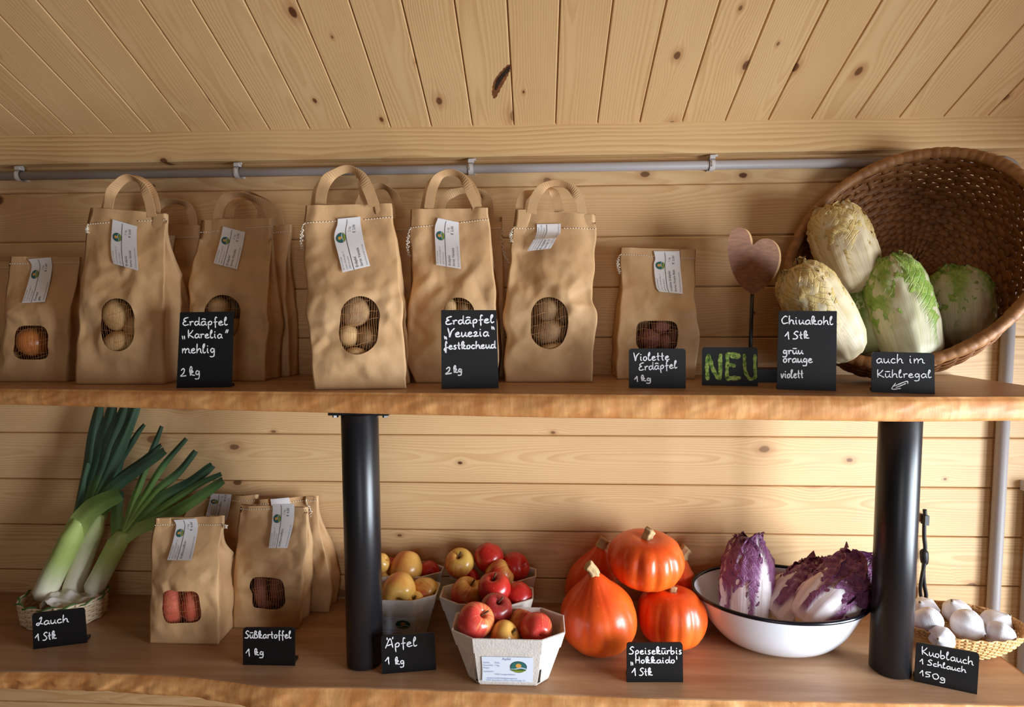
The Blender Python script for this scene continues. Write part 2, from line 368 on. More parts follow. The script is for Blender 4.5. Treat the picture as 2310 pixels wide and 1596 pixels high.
def conduit():
    root=thing('conduit','grey plastic conduit running under the beam and down the right wall end','pipe',(0,py_,pz))
    mb=MB(); mb.tube([(-2.2,py_,pz),(0,py_,pz),(xv-.04,py_,pz)],pr,14); mk('horizontal_run',mb,m_pipe,root)
    mb=MB(); a=np.linspace(0,math.pi/2,9); mb.tube(np.stack([xv-.04+.04*np.sin(a),np.full(9,py_),pz-.04+.04*np.cos(a)],1),pr*1.06,14); mk('elbow',mb,m_pipe,root)
    mb=MB(); mb.tube([(xv,py_,pz-.04),(xv,py_,.6),(xv,py_,.02)],pr*1.25,14); mk('vertical_run',mb,m_pipe,root)
    for cx in (45,537,1063,1605):
        x=aty(cx,372,py_)[0]; c=MB(); a=np.linspace(-2.3,2.3,13)
        ro=pr+.0028; V=[];yy=py_
        # open ring with a latch tab on top
        for xx in (x-.0062,x+.0062):
            V.append(np.stack([np.full(13,xx),yy-ro*np.cos(a),pz+ro*np.sin(a)],1))
        V=np.vstack(V); c.add(V,[(j,j+1,13+j+1,13+j) for j in range(12)])
        c.box((x,WALL-.004,pz),(.0085,.004,.012)); c.box((x,py_-.002,pz+ro+.0035),(.0062,.008,.004)); c.box((x+.004,py_-.006,pz+ro+.0065),(.008,.003,.002)); c.box((x-.001,py_-ro-.0006,pz),(.0018,.0007,.007))
        mk('clip',c,m_clip,root,smooth=False)
conduit()
x2=aty(2312,1300,WALL-.02)[0]+.012
r2=thing('conduit','second grey conduit at the far right behind the garlic basket','pipe',(x2,WALL-.02,0))
mb=MB(); z2=aty(2308,1090,WALL-.02)[2]; mb.tube([(x2,WALL-.02,.02),(x2,WALL-.02,.5),(x2,WALL-.02,z2)],.015,14); mk('vertical_run',mb,m_pipe,r2)
mb=MB(); mb.box((x2-.004,WALL-.01,z2-.01),(.016,.009,.012)); mb.box((x2,WALL-.03,z2-.01),(.018,.006,.008)); mk('clip',mb,m_clip,r2,smooth=False)
def cable():
    m=flat('black_cable_rubber',S(20,20,22),.45)
    root=thing('power_cable','black cable with plug hanging on the wall behind the right post','cable',aty(2088,1355,WALL-.02))
    pts=[aty(x,y,WALL-.014) for x,y in [(2086,1150),(2087,1166),(2085,1185),(2085,1215),(2087,1235),(2085,1262),(2083,1290),(2085,1320),(2089,1345),(2082,1362),(2074,1368)]]
    mb=MB(); mb.tube(cr(pts,60),.0045,10); mk('cord',mb,m,root)
    mb=MB(); p=aty(2087,1173,WALL-.013); mb.box(p,(.005,.008,.012)); mk('clip',mb,m,root,smooth=False)
    mb=MB(); p0=aty(2084,1240,WALL-.016); p1=aty(2086,1275,WALL-.016); mb.tube(cr([p0,(p0+p1)/2,p1],8),[.004,.009,.0095,.0095,.0095,.009,.008,.004],10); mk('plug',mb,m,root)
    mb=MB(); pts=[aty(x,y,WALL-.03) for x,y in [(2086,1270),(2080,1300),(2076,1330),(2080,1360)]]; mb.tube(cr(pts,24),.004,8); mk('loop',mb,m,root)
cable()
# ================================================================ handwriting (single strokes: x 0..1 of the letter, y 0 base, 1 x-height, 2 ascender, -1 descender)
G={
'a':(.95,[[(.85,.8),(.5,1),(.12,.6),(.18,.1),(.5,.02),(.8,.45),(.86,.95),(.86,.3),(1.05,0)]]),
'b':(.9,[[(.12,2),(.1,1),(.12,.1),(.5,0),(.85,.4),(.62,.85),(.2,.6)]]),
'c':(.8,[[(.85,.85),(.5,1),(.1,.5),(.4,.02),(1,.15)]]),
'd':(1,[[(.75,.9),(.3,.95),(.08,.4),(.35,0),(.75,.5),(.86,2)],[(.86,2),(.84,.4),(1.05,0)]]),
'e':(.85,[[(.15,.45),(.75,.7),(.55,1),(.15,.7),(.15,.2),(.5,0),(1.02,.18)]]),
'f':(.7,[[(.85,1.85),(.55,2),(.42,1.4),(.45,.5),(.5,-.6)],[(.05,.75),(.95,.85)]]),
'F':(.8,[[(.75,1.6),(.55,2.1),(.4,1.5),(.45,.2),(.5,-.9),(.3,-.5),(.05,-.1),(.3,.35),(1,.45)]]),
'g':(.9,[[(.8,.8),(.4,1),(.12,.55),(.4,.1),(.78,.5),(.84,.95),(.86,0),(.75,-.7),(.3,-.85),(0,-.75)]]),
'h':(.95,[[(.15,2),(.1,1),(.12,0)],[(.12,.3),(.5,.95),(.8,.75),(.82,.2),(1.05,0)]]),
'H':(1,[[(.12,2),(.15,0)],[(.8,2),(.88,-.05)],[(.12,1),(.85,.95)]]),
'i':(.5,[[(.35,1),(.35,.3),(.7,0)],[(.3,1.55),(.48,1.5)]]),
'k':(.95,[[(.2,0),(.08,1.3),(.3,2),(.52,1.6),(.2,.7)],[(.16,.6),(.55,1.05),(.72,.75),(.25,.5),(.6,.1),(1.05,.03)]]),
'K':(1.15,[[(.12,2),(.1,1),(.15,0)],[(.85,1.9),(.5,1.2),(.15,.8),(.5,.5),(1,0)]]),
'l':(.6,[[(.15,.8),(.65,1.6),(.5,2),(.2,1.5),(.2,.4),(.5,0),(1,.2)]]),
'm':(1.5,[[(.06,1),(.08,0)],[(.08,.4),(.3,1),(.42,.7),(.42,0)],[(.42,.5),(.7,1),(.85,.7),(.85,.2),(1.04,0)]]),
'n':(.95,[[(.1,1),(.12,.3),(.35,.02),(.7,.5),(.78,1),(.8,.3),(1.08,0)]]),
'o':(.8,[[(.6,1),(.15,.75),(.15,.15),(.55,0),(.88,.4),(.75,.9),(.45,.95)]]),
'p':(.95,[[(.2,.8),(.22,-.2),(.3,-.95)],[(.2,.5),(.5,1),(.85,.7),(.65,.15),(.25,.15)]]),
'r':(.7,[[(.1,.95),(.25,.5),(.25,0)],[(.25,.5),(.55,.95),(1,.9)]]),
's':(.7,[[(.8,1),(.3,.95),(.3,.65),(.75,.35),(.6,0),(.1,.05)]]),
't':(.7,[[(.4,1.8),(.4,.8),(.45,.15),(.75,0)],[(.02,.95),(.85,1.05)]]),
'u':(.95,[[(.1,1),(.12,.3),(.4,.02),(.75,.5),(.8,1),(.8,.3),(1.05,0)]]),
'v':(.8,[[(.05,1),(.35,0),(.65,.5),(.9,1.05)]]),
'z':(.8,[[(.1,.75),(.4,1.05),(.7,.8),(.45,.4),(.1,.03),(1.05,.12)]]),
'ä':(.95,[[(.85,.8),(.5,1),(.12,.6),(.18,.1),(.5,.02),(.8,.45),(.86,.95),(.86,.3),(1.05,0)],[(.2,1.5),(.5,1.6),(.85,1.5)]]),
'ü':(.95,[[(.1,1),(.12,.3),(.4,.02),(.75,.5),(.8,1),(.8,.3),(1.05,0)],[(.1,1.5),(.85,1.5)]]),
'ß':(.95,[[(.12,0),(.1,1.2),(.3,1.95),(.65,1.7),(.35,1.05)],[(.35,1.05),(.85,.75),(.75,.1),(.15,.05)]]),
'A':(1.2,[[(0,0),(.6,2),(.95,.05)],[(.25,.5),(.75,.75)]]),
'Ä':(1.2,[[(0,0),(.6,2),(.95,.05)],[(.25,.5),(.75,.75)],[(.2,2.25),(.22,1.8)],[(.95,2.3),(.92,1.9)]]),
'C':(1.1,[[(.9,1.75),(.55,1.85),(.08,1.0),(.3,.1),(1,.3)]]),
'E':(1,[[(.95,1.95),(.4,1.75),(.2,1.3),(.55,1.0),(.15,.8),(.08,.3),(.4,0),(1,.2)]]),
'L':(1.1,[[(.5,1.6),(.75,2.05),(.8,1.6),(.6,.6),(.3,0),(.05,.2),(.25,.6),(1.05,.2)]]),
'S':(1,[[(.95,1.8),(.6,2),(.2,1.5),(.6,1.0),(.85,.5),(.5,.05),(-.05,.1)]]),
'V':(1.1,[[(.02,2),(.22,.8),(.32,0),(.55,1.2),(1,1.9)]]),
'1':(.7,[[(0,.85),(.4,1.6),(.62,2),(.66,1),(.75,0)]]),
'2':(.9,[[(.15,1.5),(.5,1.95),(.72,1.5),(.5,.7),(.05,.05),(1.02,.15)]]),
'5':(1,[[(.95,1.95),(.25,1.75),(.15,1.15),(.65,1.0),(.7,.3),(.1,.02)]]),
'0':(1.15,[[(.6,1.9),(.12,1.3),(.25,.1),(.7,.05),(.95,1),(.7,1.8),(.5,1.85)]]),
' ':(.6,[])}
def pen_lines(s,xa,ya,xb,yb,xh):
    ws=[G[c][0]+.14 for c in s]; tot=sum(ws)-.14; out=[]; x=0
    for c,w in zip(s,ws):
        for st in G[c][1]:
            out.append([(xa+(xb-xa)*(x+px*(w-.14))/tot, ya+(yb-ya)*(x+px*(w-.14))/tot-py*xh) for px,py in st])
        x+=w
    return out
def price_tag(label,corners,zs,origin,k,lines,extra=(),pen=2.7,rounded=True,ink=None,group=None,name='price_sign'):
    TL,TR,BR,BL=[np.array(c,float) for c in corners]
    P0=atz(*BL,zs); P1=atz(*BR,zs); e=unit(P1-P0); n=unit(np.cross(e,[0,0,1.]))   # n towards the viewer
    if n[1]>0: n=-n
    C=(P0+P1)/2; root=thing(name,label,'sign',(C[0],C[1],zs),group)
    TLp,TRp=atpl(*TL,P0,n),atpl(*TR,P0,n); Q=[P0,P1,TRp,TLp]; out=[]
    for i in range(4):
        p=Q[i]; a=unit(Q[i-1]-p); b=unit(Q[(i+1)%4]-p); r=.007 if rounded and i>=2 else (.0015 if i>=2 else .0006)
        if rounded or i>=2:
            for t in np.linspace(0,1,6): out.append(p+a*r*(1-t)**2+b*r*t*t)
        else: out+= [p+a*r,p+b*r]
    out=np.array(out); m=len(out); T=.0032; mb=MB()
    mb.add(np.vstack([out,out-n*T]),[tuple(range(m)),tuple(range(m,2*m))[::-1]]+[(j,j+m,(j+1)%m+m,(j+1)%m) for j in range(m)])
    mk('panel',mb,m_board,root,smooth=False)
    wd=np.linalg.norm(P1-P0); mb=MB()
    R=np.stack([e,-n,np.array([0,0,1.])],1); mb.box(C-n*(T+.012)+np.array([0,0,.003]),(wd*.47,.012,.003),R); mb.box(C-n*(T+.004)+np.array([0,0,.008]),(wd*.47,.003,.008),R)
    mk('stand_foot',mb,m_board,root,smooth=False)
    strokes=[]
    for l in lines: strokes+=[(np.array(st)/k+np.array(origin),pen) for st in pen_lines(*l)]
    for st in extra:
        w=pen
        if isinstance(st,tuple): st,w=st
        strokes.append((np.array(st,float)/k+np.array(origin),w))
    mb=MB()
    for st,w in strokes:
        q=cr(st,max(6,len(st)*5)) if len(st)>2 else cr(st,4)
        tn=unit(np.gradient(q,axis=0)); nr=np.stack([-tn[:,1],tn[:,0]],1)
        q[0]-=tn[0]*w*.3; q[-1]+=tn[-1]*w*.3
        hw=np.full(len(q),w/2); hw[0]*=.55; hw[-1]*=.55
        hw=hw*(1+.14*np.sin(np.arange(len(q))*.9+st[0][0]))
        A=[atpl(*p,P0,n)+n*.0007 for p in q+nr*hw[:,None]]; B=[atpl(*p,P0,n)+n*.0007 for p in q-nr*hw[:,None]]
        mb.strip(A,B)
    mk('lettering',mb,ink or m_chalk,root,smooth=False)
    return root
gT='small black chalkboard price signs'
price_tag('tall black sign reading Karelia mehlig 2 kg',[(406,705),(527,703),(522,874),(398,876)],TOP,(390,690),7.98,
 [('Erdäpfel',180,355,985,350,72),('Karelia',270,580,890,585,72),('mehlig',165,855,760,850,82),('2',140,1272,238,1272,72),('kg',300,1260,490,1250,80)],
 [[(170,545),(182,602)],[(208,545),(215,602)],[(970,432),(948,490)],[(998,432),(978,490)]],rounded=False,pen=2.45,group=gT)
price_tag('tall black sign reading Venezia festkochend 2 kg',[(995,700),(1120,700),(1125,876),(996,878)],TOP,(985,690),7.98,
 [('Erdäpfel',160,340,1030,305,72),('Venezia',200,565,935,548,80),('Festkochend',135,785,1060,765,66),('2',160,1235,268,1225,62),('kg',305,1205,455,1200,62)],
 [[(140,550),(150,600)],[(165,560),(180,608)],[(990,375),(998,425)],[(1015,380),(1035,428)]],pen=2.9,rounded=False,group=gT)
price_tag('small black sign reading Violette Erdäpfel 1 kg',[(1419,787),(1547,787),(1547,877),(1419,876)],TOP,(1410,780),14.51,
 [('Violette',280,500,1445,470,130),('Erdäpfel',450,815,1700,735,125),('1',310,1180,440,1180,85),('kg',520,1155,850,1160,92)],pen=2.4,group=gT)
price_tag('black sign with NEU in thick green letters',[(1584,784),(1709,784),(1710,872),(1584,870)],TOP,(1575,775),15.2,[],
 [([(322,1225),(300,900),(310,650),(345,410)],9),([(345,410),(420,620),(510,900),(640,1130),(730,1220)],9),([(735,1215),(760,900),(750,600),(765,400)],9),
  ([(985,375),(1005,600),(985,900),(985,1215)],8),([(985,370),(1150,355),(1330,380),(1410,440),(1330,485),(1180,465),(1090,420)],6.5),([(1030,755),(1150,745),(1240,775)],8.5),([(985,1205),(1150,1195),(1420,1190)],10),
  ([(1580,400),(1590,700),(1610,950),(1700,1150),(1790,1225),(1900,1200),(1960,1120),(1940,800),(1945,410)],7.5)],ink=m_greenchalk,group=gT)
price_tag('tall black sign reading Chinakohl 1 Stk grün orange violett',[(1757,702),(1888,702),(1886,883),(1752,879)],TOP,(1745,695),8.187,
 [('Chinakohl',145,295,1095,310,76),('1',210,580,305,580,66),('Stk',360,578,650,560,70),('grün',170,850,540,850,66),('orange',175,1005,715,1010,72),('violett',135,1295,550,1290,76)],rounded=False,pen=2.7,group=gT)
price_tag('small black sign reading auch im Kühlregal with an arrow',[(1967,794),(2108,797),(2109,890),(1966,885)],TOP,(1955,785),14,
 [('auch',300,480,1140,485,140),('im',1330,485,1815,490,140),('Kühlregal',320,935,2040,945,122)],
 [[(1295,1130),(1255,1060),(860,1212)],[(1230,1128),(1100,1185),(925,1252)],[(912,1118),(840,1210),(790,1290),(850,1312),(1000,1290),(1072,1282)]],pen=2.2,group=gT)
price_tag('tilted black sign reading Lauch 1 Stk',[(72,1385),(190,1372),(196,1451),(75,1466)],LOW,(60,1365),14.51,
 [('Lauch',320,680,1370,560,125),('1',285,1175,440,1165,105),('Stk',540,1170,975,1095,128)],pen=2.4,group=gT)
price_tag('black sign reading Süßkartoffel 1 kg',[(548,1417),(665,1417),(665,1503),(548,1501)],LOW,(540,1405),15.2,
 [('Süßkartoffel',200,535,1780,535,125),('1',230,1150,390,1160,125),('kg',520,1115,840,1110,112)],pen=2.3,group=gT)
price_tag('black sign reading Äpfel 1 kg beside the left post',[(859,1435),(980,1428),(984,1512),(862,1522)],LOW,(850,1420),14.51,
 [('Äpfel',285,620,1310,550,150),('1',280,1140,440,1150,115),('kg',600,1150,900,1140,118)],pen=2.4,group=gT)
price_tag('black sign reading Speisekürbis Hokkaido 1 Stk',[(1414,1451),(1540,1451),(1541,1540),(1414,1540)],LOW,(1405,1440),14.51,
 [('Speisekürbis',210,525,1930,520,120),('Hokkaido',400,820,1700,815,105),('1',295,1230,450,1230,118),('Stk',540,1225,960,1215,122)],
 [[(262,775),(270,895)],[(310,790),(325,885)],[(1755,585),(1765,695)]],pen=2.3,group=gT)
price_tag('slanted black sign reading Knoblauch 1 Schlauch 150g',[(2068,1450),(2210,1475),(2204,1568),(2062,1538)],LOW,(2055,1440),11.82,
 [('Knoblauch',280,430,1655,725,105),('1',235,680,340,705,68),('Schlauch',440,715,1460,920,74),('150g',235,995,915,1150,74)],pen=2.2,group=gT)
# ================================================================ printed text on paper labels
_TX={}
def text2d(s):
    if s not in _TX:
        c=bpy.data.curves.new('t','FONT'); c.body=s; c.size=1; c.resolution_u=2; c.align_x='LEFT'
        o=bpy.data.objects.new('t',c); sc.collection.objects.link(o)
        dg=bpy.context.evaluated_depsgraph_get(); me=o.evaluated_get(dg).to_mesh()
        V=np.array([v.co[:2] for v in me.vertices]).reshape(-1,2); F=[tuple(p.vertices) for p in me.polygons]
        o.evaluated_get(dg).to_mesh_clear(); bpy.data.objects.remove(o); bpy.data.curves.remove(c); _TX[s]=(V,F)
    return _TX[s]
class Patch:
    """A strip of paper through rows of (left,right) world points from its top to its bottom; P(a,b): a across 0..1, b up 0..1."""
    def __init__(s,rows):
        L=np.array([r[0] for r in rows]);Rr=np.array([r[1] for r in rows])
        s.L=cr(L,40)[::-1]; s.R=cr(Rr,40)[::-1]
        Mx=(s.L+s.R)/2; d=np.r_[0,np.cumsum(np.linalg.norm(np.diff(Mx,axis=0),axis=1))]; s.b=d/d[-1]; s.len=d[-1]; s.wid=np.linalg.norm(s.L-s.R,axis=1).mean()
        T=unit(np.gradient(Mx,axis=0)); s.N=unit(np.cross(unit(s.R-s.L),T))
    def P(s,a,b,lift=0.):
        a=np.asarray(a,float);b=np.asarray(b,float); f=lambda X:np.stack([np.interp(b,s.b,X[:,i]) for i in range(3)],-1)
        return f(s.L)*(1-a)[...,None]+f(s.R)*a[...,None]+f(s.N)*lift
LOGO=[( .5+.5*math.cos(t),.5+.5*math.sin(t)) for t in np.linspace(0,2*math.pi,29)[:-1]]
def logo(pt,ca,cb,ra,rb,parent,rot=True):
    """round farm logo: teal sky with an orange sun, a pale wave and a green field; rot: its upright points to the label's left edge"""
    mb=MB()
    def pl(poly,mi,lift):
        poly=np.array(poly); u,v=(poly[:,0]-.5)*2,(poly[:,1]-.5)*2
        a,b=(ca-v*ra,cb+u*rb) if rot else (ca+u*ra,cb+v*rb)
        mb.add(pt.P(a,b,lift),[tuple(range(len(poly)))],mi)
    D=np.array(LOGO)
    pl(D,4,.0004); pl((D-.5)*.93+.5,0,.0005)
    th=np.linspace(0,2*math.pi,19)[:-1]; rr=.17+.02*np.cos(th*9); pl(np.stack([.5+rr*np.cos(th),.62+rr*1.1*np.sin(th)],1),1,.0007)
    def cap(f,mi,lift,lo=-.98):
        xs=np.linspace(-.9,.9,15); top=[(x,min(f(x),.93*math.sqrt(max(0,1-x*x)))) for x in xs]; bot=[(x,-.93*math.sqrt(max(0,1-(x*1.0)**2))) for x in xs[::-1]]
        pl([(x*.5+.5,y*.5+.5) for x,y in top+bot],mi,lift)
    cap(lambda x:-.18+.14*math.sin(x*3.2+.6),2,.0006); cap(lambda x:-.36+.14*math.sin(x*3.2+.6),0,.0007); cap(lambda x:-.52+.16*math.cos(x*2.4),3,.0008)
    return mk('logo',mb,m_lg,parent,smooth=False)
def print_lines(pt,items,parent,mat,name='print'):
    """items: (string, a of baseline, b of start, letter size in metres, vertical?)"""
    mb=MB()
    for s_,a,b,size,vert in items:
        V,F=text2d(s_)
        if not len(V): continue
        if vert: aa,bb=a-V[:,1]*size/pt.wid,b+V[:,0]*size/pt.len
        else: aa,bb=a+V[:,0]*size/pt.wid,b+V[:,1]*size/pt.len
        ok=(bb>.005)&(bb<.995)&(aa>.005)&(aa<.995); F2=[f for f in F if all(ok[i] for i in f)]
        mb.add(pt.P(aa,bb,.0005),F2)
    return mk(name,mb,mat,parent,smooth=False) if mb.n else None
# ================================================================ paper bags
m_pot=[]
def potato_mat(name,a,b,spot):
    s=NT(name); o=s.obj(); n=s.noise(o,40.,4.); n2=s.noise(o,220.,2.)
    c=s.mix(s.mr(n,.3,.7),a,b); c=s.mix(s.mr(n2,.62,.75,0.,.6),c,spot)
    return s.fin(c,.7,s.m_('ADD',n,s.m_('MULTIPLY',n2,.5)),.0015,.5,spec=.25)
m_potp=potato_mat('potato_skin_pale',S(186,146,96),S(208,168,118),S(128,96,62))
m_potd=potato_mat('potato_skin_earthy',S(146,114,82),S(174,138,98),S(98,72,52))
m_potv=potato_mat('potato_skin_violet',S(128,72,66),S(150,98,84),S(84,48,46))
m_sw1=potato_mat('sweet_potato_skin_orange',S(196,84,66),S(214,112,88),S(150,60,50))
m_sw2=potato_mat('sweet_potato_skin_brown',S(132,76,66),S(150,96,80),S(96,54,48))
def onion_mat():
    s=NT('onion_skin'); o=s.obj(); x,y,z=s.sep(o); an=s.m_('ARCTAN2',y,x)
    st=s.noise(s.comb(s.m_('MULTIPLY',an,16.),s.m_('MULTIPLY',z,10.),0.),1.,3.)
    return s.fin(s.mix(s.mr(st,.3,.7),S(188,96,44),S(228,150,84)),.28,st,.0008,.4,spec=.5,coat=.3)
m_onion=onion_mat()
def lump(name,label,cat,c,R,mat,rot=0.,sd=0,group=None,amp=.05,fr=1.6,tap=0.,ns=(24,18)):
    """a potato-like lump: ellipsoid with soft bumps; R=(x,y,z radii); rot in the picture plane"""
    nu,nv=ns; th=np.arange(nu)*2*math.pi/nu; ph=np.linspace(.001,math.pi-.001,nv)
    D=np.stack([np.sin(ph)[:,None]*np.cos(th),np.sin(ph)[:,None]*np.sin(th),np.repeat(np.cos(ph)[:,None],nu,1)],-1).reshape(-1,3)
    r=1+amp*fbm(D*fr+sd*3.1,sd,3); V=D*r[:,None]*np.array(R); V[:,0]*=1+tap*D[:,2]; V[:,1]*=1+tap*D[:,2]
    ca,sa=math.cos(rot),math.sin(rot); V=np.stack([V[:,0]*ca-V[:,2]*sa,V[:,1],V[:,0]*sa+V[:,2]*ca],1)+np.array(c)
    mb=MB(); mb.add(V,gf(nv,nu,wc=True)); o=mk(name,mb,mat,loc=c); return tag(o,label,cat,group)
class Bag:
    def __init__(s,label,rows,zs,yf,dep,name='paper_bag',hole=None,bul=.010,seed=0,group='kraft paper bags',wr=1.,lean=.5,ts=None,nf=48,net=True,nrow=76):
        rows=np.array(rows,float); s.rows=rows; s.zs=zs; s.dep0=dep; s.lean=lean; s.seed=seed; s.wr=wr; s.bul=bul
        s.yL,s.yR=(yf if isinstance(yf,tuple) else (yf,yf))
        pa=(rows[:,1]+rows[:,3])/2; s.pa=pa; s.t=(pa[-1]-pa)/(pa[-1]-pa[0]); s.ts=s.t[1]
        tt=np.linspace(0,1,161); o=np.argsort(s.t)
        C=np.stack([np.interp(tt,s.t[o],rows[o,i]) for i in range(4)],1); k=np.ones(9)/9
        for i in range(4):
            p=np.pad(C[:,i],4,mode='reflect',reflect_type='odd'); C[:,i]=np.convolve(p,k,'valid')
        s.tt=tt; s.C=C
        L=np.array([aty(C[i,0],C[i,1],s.yL+s.off(tt[i])) for i in range(161)]); R=np.array([aty(C[i,2],C[i,3],s.yR+s.off(tt[i])) for i in range(161)])
        f=1-sstep(0,.25,tt); L[:,2]+=(zs+.0006-L[0,2])*f; R[:,2]+=(zs+.0006-R[0,2])*f
        s.L,s.R=L,R; e=R[0]-L[0]; e[2]=0; s.e=unit(e); s.bk=np.array([-s.e[1],s.e[0],0]); s.W=np.linalg.norm(R[40]-L[40]); s.H=L[-1,2]-zs
        base=(L[0]+R[0])/2+s.bk*dep/2; s.root=thing(name,label,'bag',(base[0],base[1],zs),group)
        s.hole=hole; nr=nrow; NF,NS,NB=nf,9,14
        tr=np.linspace(0,1,nr); u=np.linspace(0,1,NF); U,T=np.meshgrid(u,tr); FR=s.pos(U,T)          # front
        mask=np.zeros((nr-1,NF-1),bool)
        if hole:
            sv=s.hs(U,T); cu=(U[:-1,:-1]+U[1:,1:])/2; ct=(T[:-1,:-1]+T[1:,1:])/2; mask=s.hs(cu,ct)<1
            near=np.zeros((nr,NF),bool); keep=np.zeros((nr,NF),bool)
            for a in (0,1):
                for b in (0,1):
                    near[a:nr-1+a,b:NF-1+b]|=mask; keep[a:nr-1+a,b:NF-1+b]|=~mask
            bd=near&keep; un,tn=s.snap(U[bd],T[bd]); FR[bd]=s.pos(un,tn)
        Pr=FR[:,-1];Pl=FR[:,0]; dp=s.dep(tr)[:,None]; cols=[FR[:,i] for i in range(NF)]
        pin=(.006+.030*sstep(.35,.9,tr))[:,None]
        w=np.linspace(0,1,NS+2)[1:-1]
        for k in w:
            q=fbm(np.stack([np.full(nr,k*3),tr*9,np.zeros(nr)],1),seed+21,2)[:,None]*.003*wr
            cols.append(Pr+s.bk*dp*k-s.e*(pin*math.sin(math.pi*k))+s.e*q)
        ub=np.linspace(1,0,NB)
        for k in ub:
            q=fbm(np.stack([np.full(nr,k*4),tr*6,np.zeros(nr)],1),seed+31,2)[:,None]*.002
            cols.append(Pl*(1-k)+Pr*k+s.bk*(dp+np.maximum(0,q)*0)+s.bk*0)
        for k in w[::-1]:
            q=fbm(np.stack([np.full(nr,k*3),tr*9,np.ones(nr)],1),seed+41,2)[:,None]*.003*wr
            cols.append(Pl+s.bk*dp*k+s.e*(pin*math.sin(math.pi*k))+s.e*q)
        V=np.stack(cols,1); nc=V.shape[1]; F=[]
        full=np.zeros((nr-1,nc),bool); full[:,:NF-1]=mask
        for r in range(nr-1):
            for c in range(nc):
                if not full[r,c]: c2=(c+1)%nc; F.append((r*nc+c,r*nc+c2,(r+1)*nc+c2,(r+1)*nc+c))
        F.append(tuple(range(nc))[::-1])
        mb=MB(); mb.add(V.reshape(-1,3),F); mk('paper_body',mb,m_kraft,s.root)
        if hole and net: s.net()
    def dep(s,t): k=sstep(.40,max(.45,s.ts-.02),t); return s.dep0*(1-k)+.006*k
    def off(s,t): return s.lean*(s.dep0-s.dep(t))
    def _ip(s,X,t): return np.stack([np.interp(t,s.tt,X[:,i]) for i in range(X.shape[1])],-1)
    def pos(s,u,t):
        u=np.asarray(u,float);t=np.asarray(t,float); L=s._ip(s.L,t);R=s._ip(s.R,t); x=u*s.W;z=t*s.H; o=np.zeros_like(x)
        d=s.bul*np.sin(np.pi*np.clip(u,0,1))**.7*np.sin(np.pi*np.clip(t/.95,0,1))**.8
        P=np.stack([x*13,z*10,o+s.seed],-1); n=vnoise(P,s.seed); n1=vnoise(P*1.9+5,s.seed+1); n2=vnoise(P*4.1+9,s.seed+2)
        n3=vnoise(np.stack([x*9,z*24,o+s.seed*2],-1),s.seed+3)
        m=.35+.65*np.sin(np.pi*np.clip((t-.02)/.85,0,1)); ed=np.clip(np.minimum(u,1-u)*10+.25,0,1)*np.clip(t*14,0,1)
        Q=np.stack([x,z],-1); f1=facet(Q*15+s.seed,s.seed); f2=facet(Q*32+s.seed*2,s.seed+1); f3=facet(Q*np.array([14.,34.])+3,s.seed+2)
        w=(f1*.0078+f2*.0036+f3*.0034+n*.0022+n2*.0004)*m*s.wr*ed
        top=sstep(s.ts-.12,1,t)*np.sin(x*70+s.seed)*.0022+sstep(.45,.9,t)*np.sin(u*np.pi*2+s.seed)*.003
        P=L*(1-u)[...,None]+R*u[...,None]-s.bk*(d+w+top*np.clip(np.minimum(u,1-u)*8,0,1))[...,None]
        P=P+s.e*((vnoise(np.stack([o+7,z*30,u*2],-1),s.seed+5)*.0022)*np.clip(t*8,0,1))[...,None]
        return P
    def pxy(s,u,t):
        c=s._ip(s.C,np.asarray(t,float)); return c[...,0]*(1-u)+c[...,2]*u, c[...,1]*(1-u)+c[...,3]*u
    def hs(s,u,t):
        cx,cy,hw,hh,ex,ro=s.hole; x,y=s.pxy(u,t); dx,dy=x-cx,y-cy; c,q=math.cos(ro),math.sin(ro); dx,dy=dx*c+dy*q,-dx*q+dy*c
        if ex=='stadium':
            r=hw; return np.hypot(dx,np.sign(dy)*np.maximum(np.abs(dy)-(hh-hw),0))/r
        return (np.abs(dx/hw)**ex+np.abs(dy/hh)**ex)**(1/ex)
    def inv(s,px,py):
        """(u,t) of the front sheet at a pixel of the photograph"""
        t=np.interp(-np.asarray(py,float),-s.pa,s.t); 
        for _ in range(3):
            c=s._ip(s.C,t); u=(px-c[...,0])/(c[...,2]-c[...,0]); yy=c[...,1]*(1-u)+c[...,3]*u; t=np.clip(t+(yy-py)/(s.pa[-1]-s.pa[0]),0,1)
        return u,t
    def snap(s,u,t):
        cx,cy,hw,hh,ex,ro=s.hole; sv=s.hs(u,t); x,y=s.pxy(u,t)
        if ex=='stadium':
            c,q=math.cos(ro),math.sin(ro); dx,dy=(x-cx)*c+(y-cy)*q,-(x-cx)*q+(y-cy)*c; k=hh-hw; ay=np.clip(dy,-k,k); ddx,ddy=dx,dy-ay; l=np.maximum(np.hypot(ddx,ddy),1e-6); dx=ddx/l*hw; dy=ddy/l*hw+ay
            x,y=cx+dx*c-dy*q,cy+dx*q+dy*c
        else: x,y=cx+(x-cx)/sv,cy+(y-cy)/sv
        return s.inv(x,y)
    def fy(s,px,py):
        u,t=s.inv(np.array(px,float),np.array(py,float)); return s.pos(np.clip(u,0,1),t)
